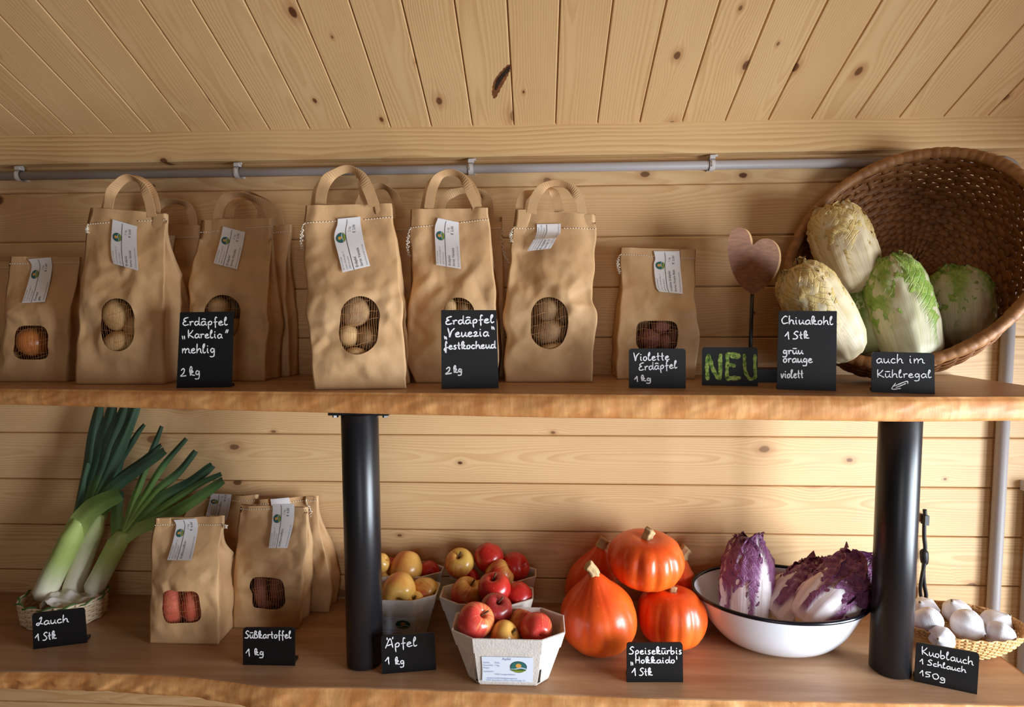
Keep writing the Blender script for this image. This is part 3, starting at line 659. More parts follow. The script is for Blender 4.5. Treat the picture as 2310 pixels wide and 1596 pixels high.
    def net(s,step=5.2):
        cx,cy,hw,hh,ex,ro=s.hole; mb=MB(); w=.00033; R=np.random.RandomState(s.seed+5); H=hh*1.15
        xs=np.arange(cx-hw*1.05,cx+hw*1.05,step)
        for x in xs:
            j=R.uniform(-1,1,6); ys=np.linspace(cy-H,cy+H,14); X=x+np.interp(ys,np.linspace(cy-H,cy+H,6),j)*1.3
            P=s.fy(X,ys)+s.bk*.0022; mb.strip(P-s.e*w,P+s.e*w)
        for y in np.arange(cy-H,cy+H,hh*.36):
            sl=R.uniform(-.35,.35); X=np.linspace(cx-hw*1.05,cx+hw*1.05,12); Y=y+(X-cx)*sl+R.uniform(-2,2,12)
            P=s.fy(X,Y)+s.bk*.0026; up=np.array([0,0,w*.8]); mb.strip(P-up,P+up)
        mk('window_net',mb,m_net,s.root,smooth=False)
    def stitch(s,skip=None,tail=None):
        u=np.linspace(0.0,1.0,90); t=np.full(90,s.ts); P=s.pos(u,t)-s.bk*.0012; mb=MB(); i=0
        while i<88:
            x=s.pxy(u[i],s.ts)[0]
            if not(skip and skip[0]<x<skip[1]):
                q=P[i:i+3]; mb.tube(q,.0009,5)
            i+=3
        mk('stitching',mb,m_thread,s.root)
        if tail:
            y=s.yL+s.off(.95)-.002; q=cr([aty(a,b,y) for a,b in tail],50); q=q+np.stack([np.sin(np.arange(50)*1.1)*.0014,np.cos(np.arange(50)*1.3)*.002,np.zeros(50)],1)
            mb=MB(); mb.tube(q,.0009,5); q2=q[::-1]*1; q2=q2+s.e*.003+np.stack([np.sin(np.arange(50)*.8)*.002,np.zeros(50)-.001,np.zeros(50)],1); mb.tube(q2[:38],.0009,5)
            mk('thread_tail',mb,m_thread,s.root)
    def handle(s,pts,back=False,width=.021,tw=1.,dy=0.):
        n=46; d=s.off(1.)+(s.dep(np.array(1.))+.002 if back else .002); y=(s.yL+s.yR)/2+float(d)+dy
        P=cr([aty(a,b,y) for a,b in pts],n); P[:,1]+= (.012 if back else .006)*np.sin(np.linspace(0,math.pi,n))*(1 if back else -1)*.5
        T=unit(np.gradient(P,axis=0)); nin=unit(np.cross(T,np.array([0,1.,0]))); 
        if nin[n//2][2]>0: nin=-nin
        q=np.linspace(0,1,n); w=(sstep(.18,.42,q)*sstep(.18,.42,1-q))*tw
        dr=unit(nin*(1-.6*w)[:,None]+s.bk*(.75*w)[:,None]*(1 if not back else -1)); hw=width/2
        mb=MB(); A=P-dr*hw;B=P+dr*hw; N=unit(np.cross(T,dr))*.0006
        mb.add(np.stack([A-N,B-N,B+N,A+N],1).reshape(-1,3),gf(n,4,wc=True)); mk('handle',mb,m_kraft,s.root,smooth=False)
    def label(s,rows,kind,lift=.004,pr='none'):
        W_=[]
        for r in rows:
            l,rr=np.array(r[:2],float),np.array(r[2:4],float); li=r[4] if len(r)>4 else lift
            a=s.fy(*l);b=s.fy(*rr); ym=min(a[1],b[1])
            W_.append((aty(l[0],l[1],a[1]-li),aty(rr[0],rr[1],b[1]-li)))
        pt=Patch(W_); mb=MB(); na,nb=7,36; Aa,Bb=np.meshgrid(np.linspace(0,1,na),np.linspace(0,1,nb))
        f=pt.P(Aa.ravel(),Bb.ravel(),0); mb.add(f,gf(nb,na)); mb.add(pt.P(Aa.ravel(),Bb.ravel(),-.0004),gf(nb,na))
        lb=mk('paper_label',mb,m_paper,s.root)
        if pr=='none': return lb
        k1,k2,price,wt=pr; sz=.0075
        mb=MB(); b=np.linspace(0,.97,30); mb.strip(pt.P(np.full(30,.405),b,.0004),pt.P(np.full(30,.425),b,.0004)); mk('rule_line',mb,m_ink,lb,smooth=False)
        if kind!='folded': logo(pt,.235,.655,.175,.098,lb)
        it=[(k1,.60,.03,sz,True),(k2,.77,.03,sz,True)]
        if price: it+=[(price,.77,.70,sz,True)]
        print_lines(pt,it,lb,m_ink,'product_print')
        it=[('Untere Dorfstraße 17',.22,.03,.0048,True),('2004 Streitdorf',.34,.03,.0048,True),('Ab Hof Verkauf',.10,.03,.0048,True),('festkochend, perfekt als Salat',.94,.03,.0042,True)]
        if kind!='folded': it.append((wt,.60,.74,sz*.9,True))
        print_lines(pt,it,lb,m_ink2,'small_print')
        return lb
gB='tall handled kraft bags of potatoes'; gS='small kraft bags without handles'; gP='potatoes seen through bag windows'
# --- onion bag and the one cut by the frame
Bag('small brown paper bag cut off by the left edge of the photo',[(-140,588,22,590),(-140,606,22,604),(-150,700,16,700),(-150,850,8,848)],TOP,.225,.09,seed=60,group=gS,hole=(-20,775,24,38,5,0)).stitch()
b=Bag('small brown paper bag with a brown onion in its window',[(24,579,181,580),(24,596,180,592),(15,640,172,646),(13,690,160,696),(14,730,153,745),(0,800,150,800),(-12,862,148,859)],TOP,.175,.10,seed=2,group=gS,hole=(77,773,36,38,5,0))
b.stitch((62,114)); b.label([(63,585,115,581),(71,597,117,594),(70,612,117,609),(60,650,110,648),(49,684,101,681)],'',pr=('Zwiebel','gelb','€ 1,00','1 kg'))
def in_bag(bag,label,px,py,rx,ry,mat,rot=0,sd=0,cat='potato',name='potato',dy=.004,amp=.05,group=gP,tap=0.):
    y=float(bag.fy(px,py)[1]); P=aty(px,py,y); k=ppm(P); R=(rx/k,min(rx,ry)/k*.92,ry/k); c=aty(px,py,y+R[1]*1.04+dy)
    k2=ppm(c)/k; return lump(name,label,cat,c,tuple(r/k2 for r in R),mat,rot,sd,group,amp,tap=tap)
in_bag(b,'shiny brown onion behind the netted window of the leftmost bag',75,772,32,33,m_onion,0,1,'onion','onion',amp=.02,group=None)
# --- Karelia bags
b=Bag('upright brown potato bag with handles left of the Karelia sign',[(205,469,374,482),(198,508,375,494),(187,605,373,600),(176,706,368,700),(172,800,367,785),(170,864,368,866)],TOP,.13,.105,seed=5,group=gB,hole=(273,733,39,59,'stadium',0))
b.stitch((250,311),[(198,508),(194,518),(196,526)]); b.handle([(241,497),(246,465),(256,430),(288,402),(316,412),(334,445),(343,490)],dy=-.001)
b.handle([(236,480),(244,445),(258,415),(285,398),(315,405),(338,432),(349,462),(351,485)],True)
b.label([(254,495,309,511),(252,520,308,528),(250,555,309,565),(252,580,311,592),(256,595,312,611)],'',pr=('Erdäpfel','Sorte: Karelia','€ 2,00','2 kg'))
in_bag(b,'pale potato at the top of the window beside the Karelia sign',266,711,31,37,m_potp,.1,3)
in_bag(b,'pale potato at the bottom of the window beside the Karelia sign',271,774,36,27,m_potp,.1,4)
in_bag(b,'pale potato half hidden at the right of the Karelia bag window',306,738,24,27,m_potp,.5,5,dy=.018)
c=Bag('brown handled bag standing further back between the two Karelia bags',[(310,505,450,508),(310,540,450,535),(300,640,452,640),(300,850,440,850)],TOP,.283,.05,seed=8,group=gB)
c.stitch(); c.handle([(347,506),(350,480),(362,462),(390,455),(418,461),(432,480),(436,508)]); c.label([(362,531,395,532),(360,555,391,557),(355,582,386,585)],'')
d2=Bag('brown handled bag peeking out right behind the bag with the Karelia sign',[(500,515,655,507),(500,535,655,522),(490,640,646,620),(505,845,652,842)],TOP,.283,.055,seed=14,group=gB)
d2.stitch(); d2.handle([(508,512),(515,470),(535,445),(565,438),(600,455),(625,478),(632,512)])
d=Bag('brown potato bag with handles behind the Karelia sign',[(453,497,616,492),(451,526,616,510),(435,590,609,600),(426,640,606,660),(430,740,603,760),(442,860,597,857)],TOP,.188,.08,seed=11,group=gB,hole=(505,718,38,52,'stadium',0))
d.stitch((492,552)); d.handle([(490,496),(497,468),(515,445),(545,440),(580,452),(605,470),(612,496)]); d.handle([(517,492),(522,465),(545,447),(572,452),(588,470),(590,494)],True)
d.label([(503,511,553,524),(497,540,548,553),(482,594,535,608)],'',pr=('Erdäpfel','Sorte: Karelia','€ 2,00','2 kg'))
in_bag(d,'pale potato at the top left of the window over the Karelia sign',492,692,27,23,m_potp,0,6)
in_bag(d,'shaded potato at the right edge of the window behind the Karelia sign',533,744,16,26,m_potp,0,7,dy=.012)
in_bag(d,'dark potato deep in the window over the Karelia sign',524,700,20,22,m_potd,0,8,dy=.03)
# --- Venezia bags
e2=Bag('brown handled bag standing behind the front Venezia bag',[(765,500,926,492),(765,526,926,518),(760,640,926,640),(760,850,925,846)],TOP,.245,.07,seed=17,group=gB)
e2.stitch(); e2.handle([(806,500),(812,460),(835,428),(862,420),(885,436),(898,460),(903,492)])
e=Bag('front brown potato bag with handles left of the Venezia sign',[(688,464,882,459),(685,505,886,490),(688,600,899,590),(692,670,905,660),(690,705,911,684),(697,765,905,735),(702,795,914,800),(705,850,914,848),(709,884,917,870)],TOP,(.045,.07),.12,seed=20,group=gB,hole=(811,734,43,65,'stadium',.12),wr=1.35,bul=.014)
e.stitch((760,815),[(685,505),(680,520),(678,545),(680,565)]); e.handle([(722,470),(728,430),(745,400),(785,382),(815,398),(832,430),(845,466)],width=.023); e.handle([(712,468),(720,425),(750,392),(785,377),(810,392),(820,420),(826,462)],True,width=.023)
e.label([(762,494,813,489),(761,507,813,502),(754,535,816,519),(763,575,824,560),(773,615,835,600)],'',lift=.005,pr=('Erdäpfel','Sorte: Venezia','€ 2,00','2 kg'))
in_bag(e,'earthy potato at the top of the front Venezia bag window',800,703,36,35,m_potd,.2,9)
in_bag(e,'earthy potato at the lower left of the front Venezia bag window',784,757,26,27,m_potp,.3,10,dy=.010)
in_bag(e,'earthy potato at the lower right of the front Venezia bag window',833,764,28,30,m_potd,.6,11,dy=.006)
in_bag(e,'potato just showing at the bottom of the front Venezia bag window',805,800,26,16,m_potp,-.2,12,dy=.004)
f2=Bag('brown handled bag standing further back between the two right Venezia bags',[(1000,490,1132,490),(1000,520,1132,515),(1000,640,1136,640),(1000,845,1135,845)],TOP,.272,.06,seed=23,group=gB)
f2.stitch(None,[(1133,515),(1130,545),(1136,575),(1150,598)]); f2.handle([(993,480),(1000,452),(1025,435),(1062,430),(1092,440),(1102,462),(1103,492)])
f=Bag('brown potato bag with handles behind the Venezia sign',[(927,473,1100,469),(925,516,1102,494),(928,580,1110,580),(930,640,1118,640),(919,723,1122,723),(917,814,1124,814),(938,862,1118,862)],TOP,.165,.095,seed=26,group=gB,hole=(1036,722,36,50,'stadium',0))
f.stitch((980,1036),[(925,516),(919,535),(918,560),(922,580)]); f.handle([(967,472),(975,430),(990,400),(1015,390),(1042,400),(1062,435),(1078,470)]); f.handle([(958,474),(968,428),(985,398),(1015,385),(1048,402),(1072,440),(1074,470)],True)
f.label([(988,492,1035,502),(981,515,1035,515),(982,555,1037,560),(984,598,1040,607)],'',pr=('Erdäpfel','Sorte: Venezia','€ 2,00','2 kg'))
in_bag(f,'pale potato in the window just above the Venezia sign, left one',1012,697,20,24,m_potp,0,13)
in_bag(f,'brown potato in the window just above the Venezia sign, right one',1051,702,25,26,m_potd,0,14,dy=.01)
g=Bag('brown potato bag with a folded label right of the Venezia sign',[(1163,473,1343,484),(1156,516,1345,516),(1149,593,1341,614),(1145,662,1336,680),(1134,709,1347,702),(1142,760,1343,760),(1138,814,1338,814),(1140,857,1336,861)],TOP,.185,.11,seed=29,group=gB,hole=(1239,729,41,58,'stadium',0),wr=1.2)
g.stitch((1203,1266),[(1156,516),(1150,530),(1152,548)]); g.handle([(1198,482),(1208,445),(1230,420),(1262,414),(1292,428),(1308,455),(1314,484)]); g.handle([(1172,474),(1180,445),(1200,432),(1235,425),(1252,440),(1262,478)],True)
g.label([(1211,506,1265,505,.003),(1211,523,1264,525,.004),(1206,540,1256,536,.016)],'folded',pr=('','','',''))
g.label([(1204,541,1255,537,.016),(1197,553,1249,549,.014),(1189,567,1242,561,.008)],'folded',pr=('Erdäpfel','Sorte: V','',''))
in_bag(g,'grey brown potato at the top of the right Venezia bag window',1234,697,31,30,m_potd,0,15)
in_bag(g,'large potato lying across the right Venezia bag window',1238,749,40,30,m_potd,.1,16)
in_bag(g,'dark potato at the top right of the right Venezia bag window',1272,705,20,26,m_potd,0,17,dy=.02)
in_bag(g,'potato at the bottom of the right Venezia bag window',1250,786,28,12,m_potp,0,18,dy=.004)
h=Bag('small brown paper bag behind the Violette sign',[(1399,559,1568,563),(1399,574,1568,584),(1401,628,1568,640),(1399,678,1569,690),(1394,746,1575,735),(1391,790,1579,775),(1391,850,1566,855)],TOP,.245,.085,seed=32,group=gS,hole=(1481,758,46,34,5,0),wr=.8)
h.stitch((1477,1534),[(1399,574),(1392,590),(1393,605),(1398,620)]); h.label([(1475,567,1533,567),(1478,585,1534,586),(1475,600,1535,605),(1480,645,1539,645),(1487,658,1540,663)],'',pr=('Violette Erdäpfel','Sorte: Purple Rain','€ 2,00','1 kg'))
in_bag(h,'round violet potato at the left of the small bag window',1463,765,27,26,m_potv,0,19)
in_bag(h,'violet potato at the top of the small bag window',1490,737,20,15,m_potv,0,20,dy=.008)
in_bag(h,'violet potato in the middle of the small bag window',1497,770,18,19,m_potv,0,21,dy=.014)
in_bag(h,'dark violet potato at the right of the small bag window',1521,757,16,20,m_potv,0,22,dy=.02)
# --- sweet potato bags on the lower shelf
i2=Bag('brown paper bag standing behind the front sweet potato bag',[(437,1115,580,1118),(433,1127,580,1130),(412,1170,580,1180),(405,1300,580,1300),(405,1380,575,1382)],LOW,.276,.06,seed=35,group=gS)
i2.stitch((470,522)); i2.label([(476,1114,522,1116),(472,1135,519,1140),(464,1166,511,1174)],'',pr=('Süßkartoffeln','','€ 4,00','1 kg'))
j2=Bag('brown paper bag at the back beside the left post',[(572,1126,716,1121),(572,1138,716,1129),(570,1200,722,1190),(566,1280,738,1265),(566,1340,750,1320),(566,1385,742,1383)],LOW,.278,.06,seed=38,group=gS,wr=1.2)
j2.stitch((608,654),[(690,1126),(693,1140),(700,1155),(696,1170),(701,1190)]); j2.label([(610,1127,652,1123),(612,1140,655,1137),(615,1160,658,1160)],'')
i=Bag('brown paper bag with orange sweet potatoes, front left on the lower shelf',[(349,1170,502,1166),(349,1185,502,1184),(341,1233,496,1233),(339,1322,492,1322),(338,1400,493,1400),(337,1447,493,1454)],LOW,.13,.10,seed=41,group=gS,hole=(414,1365,42,38,5,0),wr=.8)
i.stitch((392,446),[(502,1184),(508,1186),(507,1192)]); i.label([(392,1174,443,1170),(397,1184,446,1182),(396,1196,446,1196),(388,1230,440,1230),(377,1264,432,1265)],'',pr=('Süßkartoffeln','','€ 4,00','1 kg'))
gW='sweet potatoes seen through bag windows'
in_bag(i,'orange red sweet potato at the left of the front bag window',390,1366,26,50,m_sw1,.05,23,'sweet potato','sweet_potato',group=gW)
in_bag(i,'orange red sweet potato at the right of the front bag window',436,1362,21,52,m_sw1,-.05,24,'sweet potato','sweet_potato',group=gW,dy=.008)
in_bag(i,'brownish sweet potato between two orange ones in the front bag window',415,1362,14,46,m_sw2,0,25,'sweet potato','sweet_potato',group=gW,dy=.03)
j=Bag('brown paper bag with dark sweet potatoes behind the Süßkartoffel sign',[(542,1140,694,1146),(542,1149,694,1151),(536,1208,694,1216),(531,1280,684,1301),(527,1365,678,1365),(526,1411,674,1416)],LOW,.20,.065,seed=44,group=gS,hole=(606,1335,38,36,5,0),wr=1.3)
j.stitch((612,664)); j.label([(614,1138,663,1137),(615,1152,664,1152),(613,1185,661,1185),(606,1237,648,1237)],'',pr=('Süßkartoffeln','','€ 4,00','1 kg'))
in_bag(j,'dark sweet potato at the left of the Süßkartoffel bag window',589,1334,16,44,m_sw2,.08,26,'sweet potato','sweet_potato',group=gW)
in_bag(j,'tapered sweet potato at the bottom of the Süßkartoffel bag window',600,1362,20,20,m_sw2,.3,27,'sweet potato','sweet_potato',group=gW,dy=.012)
in_bag(j,'shaded sweet potato at the right of the Süßkartoffel bag window',626,1330,17,40,m_sw2,0,28,'sweet potato','sweet_potato',group=gW,dy=.02)
# ================================================================ wicker baskets
def weave_basket(name,label,cat,Sf,nst,rows,strand_h,strand_t,mats,amp,rim_r,rim_wrap,nseg=220,group=None,loc=None,lace=None,base_rows=None):
    """Sf(theta,rho)->(point,outward normal); rho 0 at the centre of the base, 1 at the rim. Staves run outwards, strands weave round."""
    m_in,m_rim=mats; root=thing(name,label,cat,loc,group); th=np.linspace(0,2*math.pi,nseg+1)[:-1]; mb=MB(); R=np.random.RandomState(5)
    for k,rho in enumerate(rows):
        dr=.5*(rows[min(k+1,len(rows)-1)]-rows[max(k-1,0)])*.5; off=amp*np.sign(np.cos(th*nst/2+k*math.pi))*np.abs(np.cos(th*nst/2+k*math.pi))**.6
        jit=fbm(np.stack([np.cos(th)*4,np.sin(th)*4,np.full(nseg,k*1.7)],1),3,2)*dr*.16
        P,N=Sf(th,np.full(nseg,rho)+jit); P2,_=Sf(th,np.full(nseg,rho)+jit+dr*.01); up=unit(P2-P)
        h=strand_h/2*(1+R.uniform(-.18,.12)); C=P+N*off[:,None]
        ring=[C+up*h*.8-N*strand_t,C+up*h-N*0,C+up*h*.8+N*strand_t,C-up*h*.8+N*strand_t,C-up*h,C-up*h*.8-N*strand_t]
        mb.add(np.stack(ring,1).reshape(-1,3),gf(nseg,6,wc=True,wr=True))
    for j in range(nst):
        a=2*math.pi*(j+.0)/nst; rr=np.linspace(rows[0]*.6,1,26); P,N=Sf(np.full(26,a),rr); T=unit(np.cross(N,np.gradient(P,axis=0))); w=strand_h*.5
        mb.add(np.stack([P-T*w-N*.0008,P+T*w-N*.0008,P+T*w+N*.0008,P-T*w+N*.0008],1).reshape(-1,3),gf(26,4,wc=True))
    rr=np.linspace(.01,rows[0]*1.05,4)
    V=[];
    for r in rr: V.append(Sf(th,np.full(nseg,r))[0])
    mb.add(np.vstack(V),gf(4,nseg,wc=True))
    mk('woven_body',mb,m_in,root)
    n=nseg*3; t2=np.linspace(0,2*math.pi,n+1)[:-1]; P,N=Sf(t2,np.full(n,1.0)); T=unit(np.roll(P,-1,0)-np.roll(P,1,0)); B=np.cross(T,N); mb=MB()
    w=np.abs(np.sin(t2*rim_wrap/2+.15*np.sin(t2*7)))**.45; rad=rim_r*(.90+.13*w)+rim_r*.08*fbm(np.stack([np.cos(t2)*9,np.sin(t2)*9,0*t2],1),2,2)
    a=np.arange(10)*2*math.pi/10; V=P[:,None,:]+rad[:,None,None]*(np.cos(a)[None,:,None]*N[:,None,:]+np.sin(a)[None,:,None]*B[:,None,:])
    mb.add(V.reshape(-1,3),gf(n,10,wc=True,wr=True)); mk('rim',mb,m_rim,root)
    if lace:
        mb=MB(); m=nst*10; t3=np.linspace(0,2*math.pi,m+1); P,N=Sf(t3,np.full(m+1,1.-.03)); z=np.zeros_like(P); z[:,2]=1
        ph=t3*nst/2*1.0; P=P+N*(rim_r*1.15*np.cos(ph))[:,None]+z*(rim_r*.9*np.sin(ph)+rim_r*.2)[:,None]; mb.tube(P,.0022,6); mk('green_lacing',mb,lace,root)
    return root
def wick(name,a,b,c):
    s=NT(name); o=s.obj(); n=s.noise(o,60.,4.); f=s.noise(s.scale(o,(200,200,600)),1.,2.)
    col=s.mix(s.mr(n,.3,.72),a,b); col=s.mix(s.mr(f,.55,.8,0.,.5),col,c); return s.fin(col,.5,f,.0008,.5,spec=.35)
m_w1=wick('shaded_wicker',S(126,80,44),S(158,106,62),S(88,52,28)); m_w1r=wick('wicker_rim_binding',S(140,94,56),S(172,122,76),S(110,68,36))  # weave colour darkened to carry the shade inside the basket
m_w2=wick('pale_split_wood',S(222,196,160),S(238,216,184),S(188,156,116)); m_w3=wick('honey_wicker',S(204,154,96),S(226,182,124),S(150,104,58))
m_lace=flat('green_lacing_cord',S(72,110,52),.6,var=.2)
# big basket leaning against the wall
_y,_t,_r,_k=-.4886,.3777,.2529,1.019                       # turned to the left, leaning back, slightly oval
_e=np.array([math.cos(_y),math.sin(_y),0]); _b=np.array([-math.sin(_y),math.cos(_y),0]); _u=_b*math.sin(_t)+np.array([0,0,math.cos(_t)])
Cb=np.array([.7773,.1797,TOP+.2722]); A1=_r*(_e*math.cos(_k)+_u*math.sin(_k)); A2=.85*_r*(-_e*math.sin(_k)+_u*math.cos(_k)); nb=_b*math.cos(_t)-np.array([0,0,math.sin(_t)]); Pb=Cb*np.array([1,1,0])+np.array([0,0,TOP])
DEPTHB=.165
def S_big(th,rho):
    def p(th,rho):
        r=np.clip(rho,0,1.2); k=r**.55*.30+.70*r; d=DEPTHB*(1-r**7)*(.88+.12*(1-r*r))
        w=A1[2]*np.cos(th)+A2[2]*np.sin(th); wx=A1[0]*np.cos(th)+A2[0]*np.sin(th); k=k*(1+np.clip(-w/.2+.35*wx/.2+.1,0,1)*.20*np.sin(math.pi*np.clip((r-.45)/.55,0,1))); q=Cb+A1*(np.cos(th)*k)[:,None]+A2*(np.sin(th)*k)[:,None]+nb*d[:,None]; q[:,1]=np.minimum(q[:,1],WALL-.031); q[:,2]=np.maximum(q[:,2],TOP+.004); return q
    P=p(th,rho); e=1e-3; du=p(th+e,rho)-P; dv=p(th,rho+e)-P; N=unit(np.cross(du,dv)); s=np.sign((N*(P-(Cb-nb*.15))).sum(1)); return P,N*np.where(s==0,1,s)[:,None]
_r=np.linspace(.10,.985,400); _l=0
for _a in (-1.57,-.8,-2.4,0,3.14): _l=_l+np.r_[0,np.cumsum(np.linalg.norm(np.diff(S_big(np.full(400,_a),_r)[0],axis=0),axis=1))]/5
rows_big=np.interp(np.linspace(0,_l[-1],int(_l[-1]/.0098)),_l,_r)
weave_basket('wicker_basket','large round wicker basket leaning on the wall with green Chinese cabbages','basket',S_big,46,rows_big,.0128,.0012,(m_w1,m_w1r),.0024,.0118,84,loc=Pb)
# leek basket
Ck=np.array([aty(144,1360,.235)[0],.235,LOW])
def oval(C,rx,ry,h,base,bulge=0.):
    def f(th,rho):
        def p(th,rho):
            r=np.asarray(rho,float); q=np.clip((r-.45)/.55,0,1); k=np.where(r<.45,r/.45*base,base+(1-base)*(q**.75)+bulge*np.sin(math.pi*q)); z=np.where(r<.45,.002,.002+h*q)
            return np.stack([C[0]+rx*k*np.cos(th),C[1]+ry*k*np.sin(th),C[2]+z],1)
        P=p(th,rho); e=1e-3; N=unit(np.cross(p(th+e,rho)-P,p(th,rho+e)-P)); return P,N
    return f
weave_basket('oval_basket','small pale woven basket with green lacing holding the leeks','basket',oval(Ck,.098,.072,.055,.93),26,np.linspace(.47,.96,9),.0066,.0011,(m_w2,m_w2),.0016,.0036,52,loc=Ck,lace=m_lace,nseg=180)
# garlic basket
Cg=np.array([.925,.185,LOW])
weave_basket('oval_basket','honey coloured wicker basket holding the netted garlic','basket',oval(Cg,.128,.086,.062,.52,.05),56,np.linspace(.46,.975,15),.0050,.0012,(m_w3,m_w3),.0016,.0042,120,loc=Cg,nseg=260)
# ================================================================ Chinese cabbages
def napa_mat(name,rib,rib2,blade,blade2,vein,bump=.0022,tipc=None,soft=.30,ribw=.78,ribp=1.8,t0=.06,t1=.30,vk=.7):
    s=NT(name); a,t,l=s.sep(s.attr('lf')); o=s.obj(); aa=s.m_('ABSOLUTE',a); side=s.m_('SIGN',a)
    nz=s.noise(o,26.,4.,.6); nz2=s.noise(o,70.,3.)
    wr=s.m_('MULTIPLY_ADD',s.m_('POWER',s.m_('SUBTRACT',1.02,s.m_('MINIMUM',t,1.)),ribp),ribw,.04)
    g=s.mr(s.m_('SUBTRACT',s.m_('ADD',aa,s.m_('MULTIPLY',s.m_('SUBTRACT',nz2,.5),.08)),wr),-.08,soft)
    g=s.m_('MULTIPLY',g,s.mr(t,t0,t1))
    ph=s.m_('ADD',s.m_('MULTIPLY',s.m_('SUBTRACT',t,s.m_('MULTIPLY',aa,.34)),44.),s.m_('MULTIPLY',nz,3.)); v=s.m_('POWER',s.m_('ABSOLUTE',s.m_('SINE',ph)),.6)
    net=s.n('ShaderNodeTexVoronoi',o,None,60.,feature='DISTANCE_TO_EDGE'); nv=s.mr(net,0.,.06,.72,1.)
    veins=s.m_('SUBTRACT',1.,s.m_('MULTIPLY',s.mr(v,.10,.55),nv))
    bl=s.mix(s.mr(nz2,.3,.7),blade,blade2)
    if tipc: bl=s.mix(s.mr(t,.72,1.0,0.,.8),bl,tipc)
    bl=s.mix(s.m_('MULTIPLY',veins,vk),bl,vein)
    lines=s.noise(s.comb(s.m_('MULTIPLY',a,34.),s.m_('MULTIPLY',t,1.5),l),1.,2.)
    rb=s.mix(s.mr(lines,.35,.7),rib,rib2)
    h=s.m_('ADD',s.m_('MULTIPLY',s.m_('MULTIPLY',s.m_('SUBTRACT',1.,veins),g),.8),s.m_('ADD',s.m_('MULTIPLY',lines,.12),s.m_('MULTIPLY',s.m_('MULTIPLY',nz2,g),.8)))
    return s.fin(s.mix(g,rb,bl),.42,h,bump,.8,spec=.4)
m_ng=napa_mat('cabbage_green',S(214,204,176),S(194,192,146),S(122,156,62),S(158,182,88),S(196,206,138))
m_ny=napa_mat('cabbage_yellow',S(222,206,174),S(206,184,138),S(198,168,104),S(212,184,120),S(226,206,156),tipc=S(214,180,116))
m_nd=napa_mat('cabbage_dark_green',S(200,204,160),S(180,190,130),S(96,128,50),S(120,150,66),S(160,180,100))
m_np=napa_mat('cabbage_purple',S(244,236,236),S(226,206,214),S(122,60,108),S(154,96,140),S(214,178,204),bump=.004,tipc=S(126,62,110),soft=.10,ribw=.46,ribp=1.5,t0=.0,t1=.12,vk=.55)
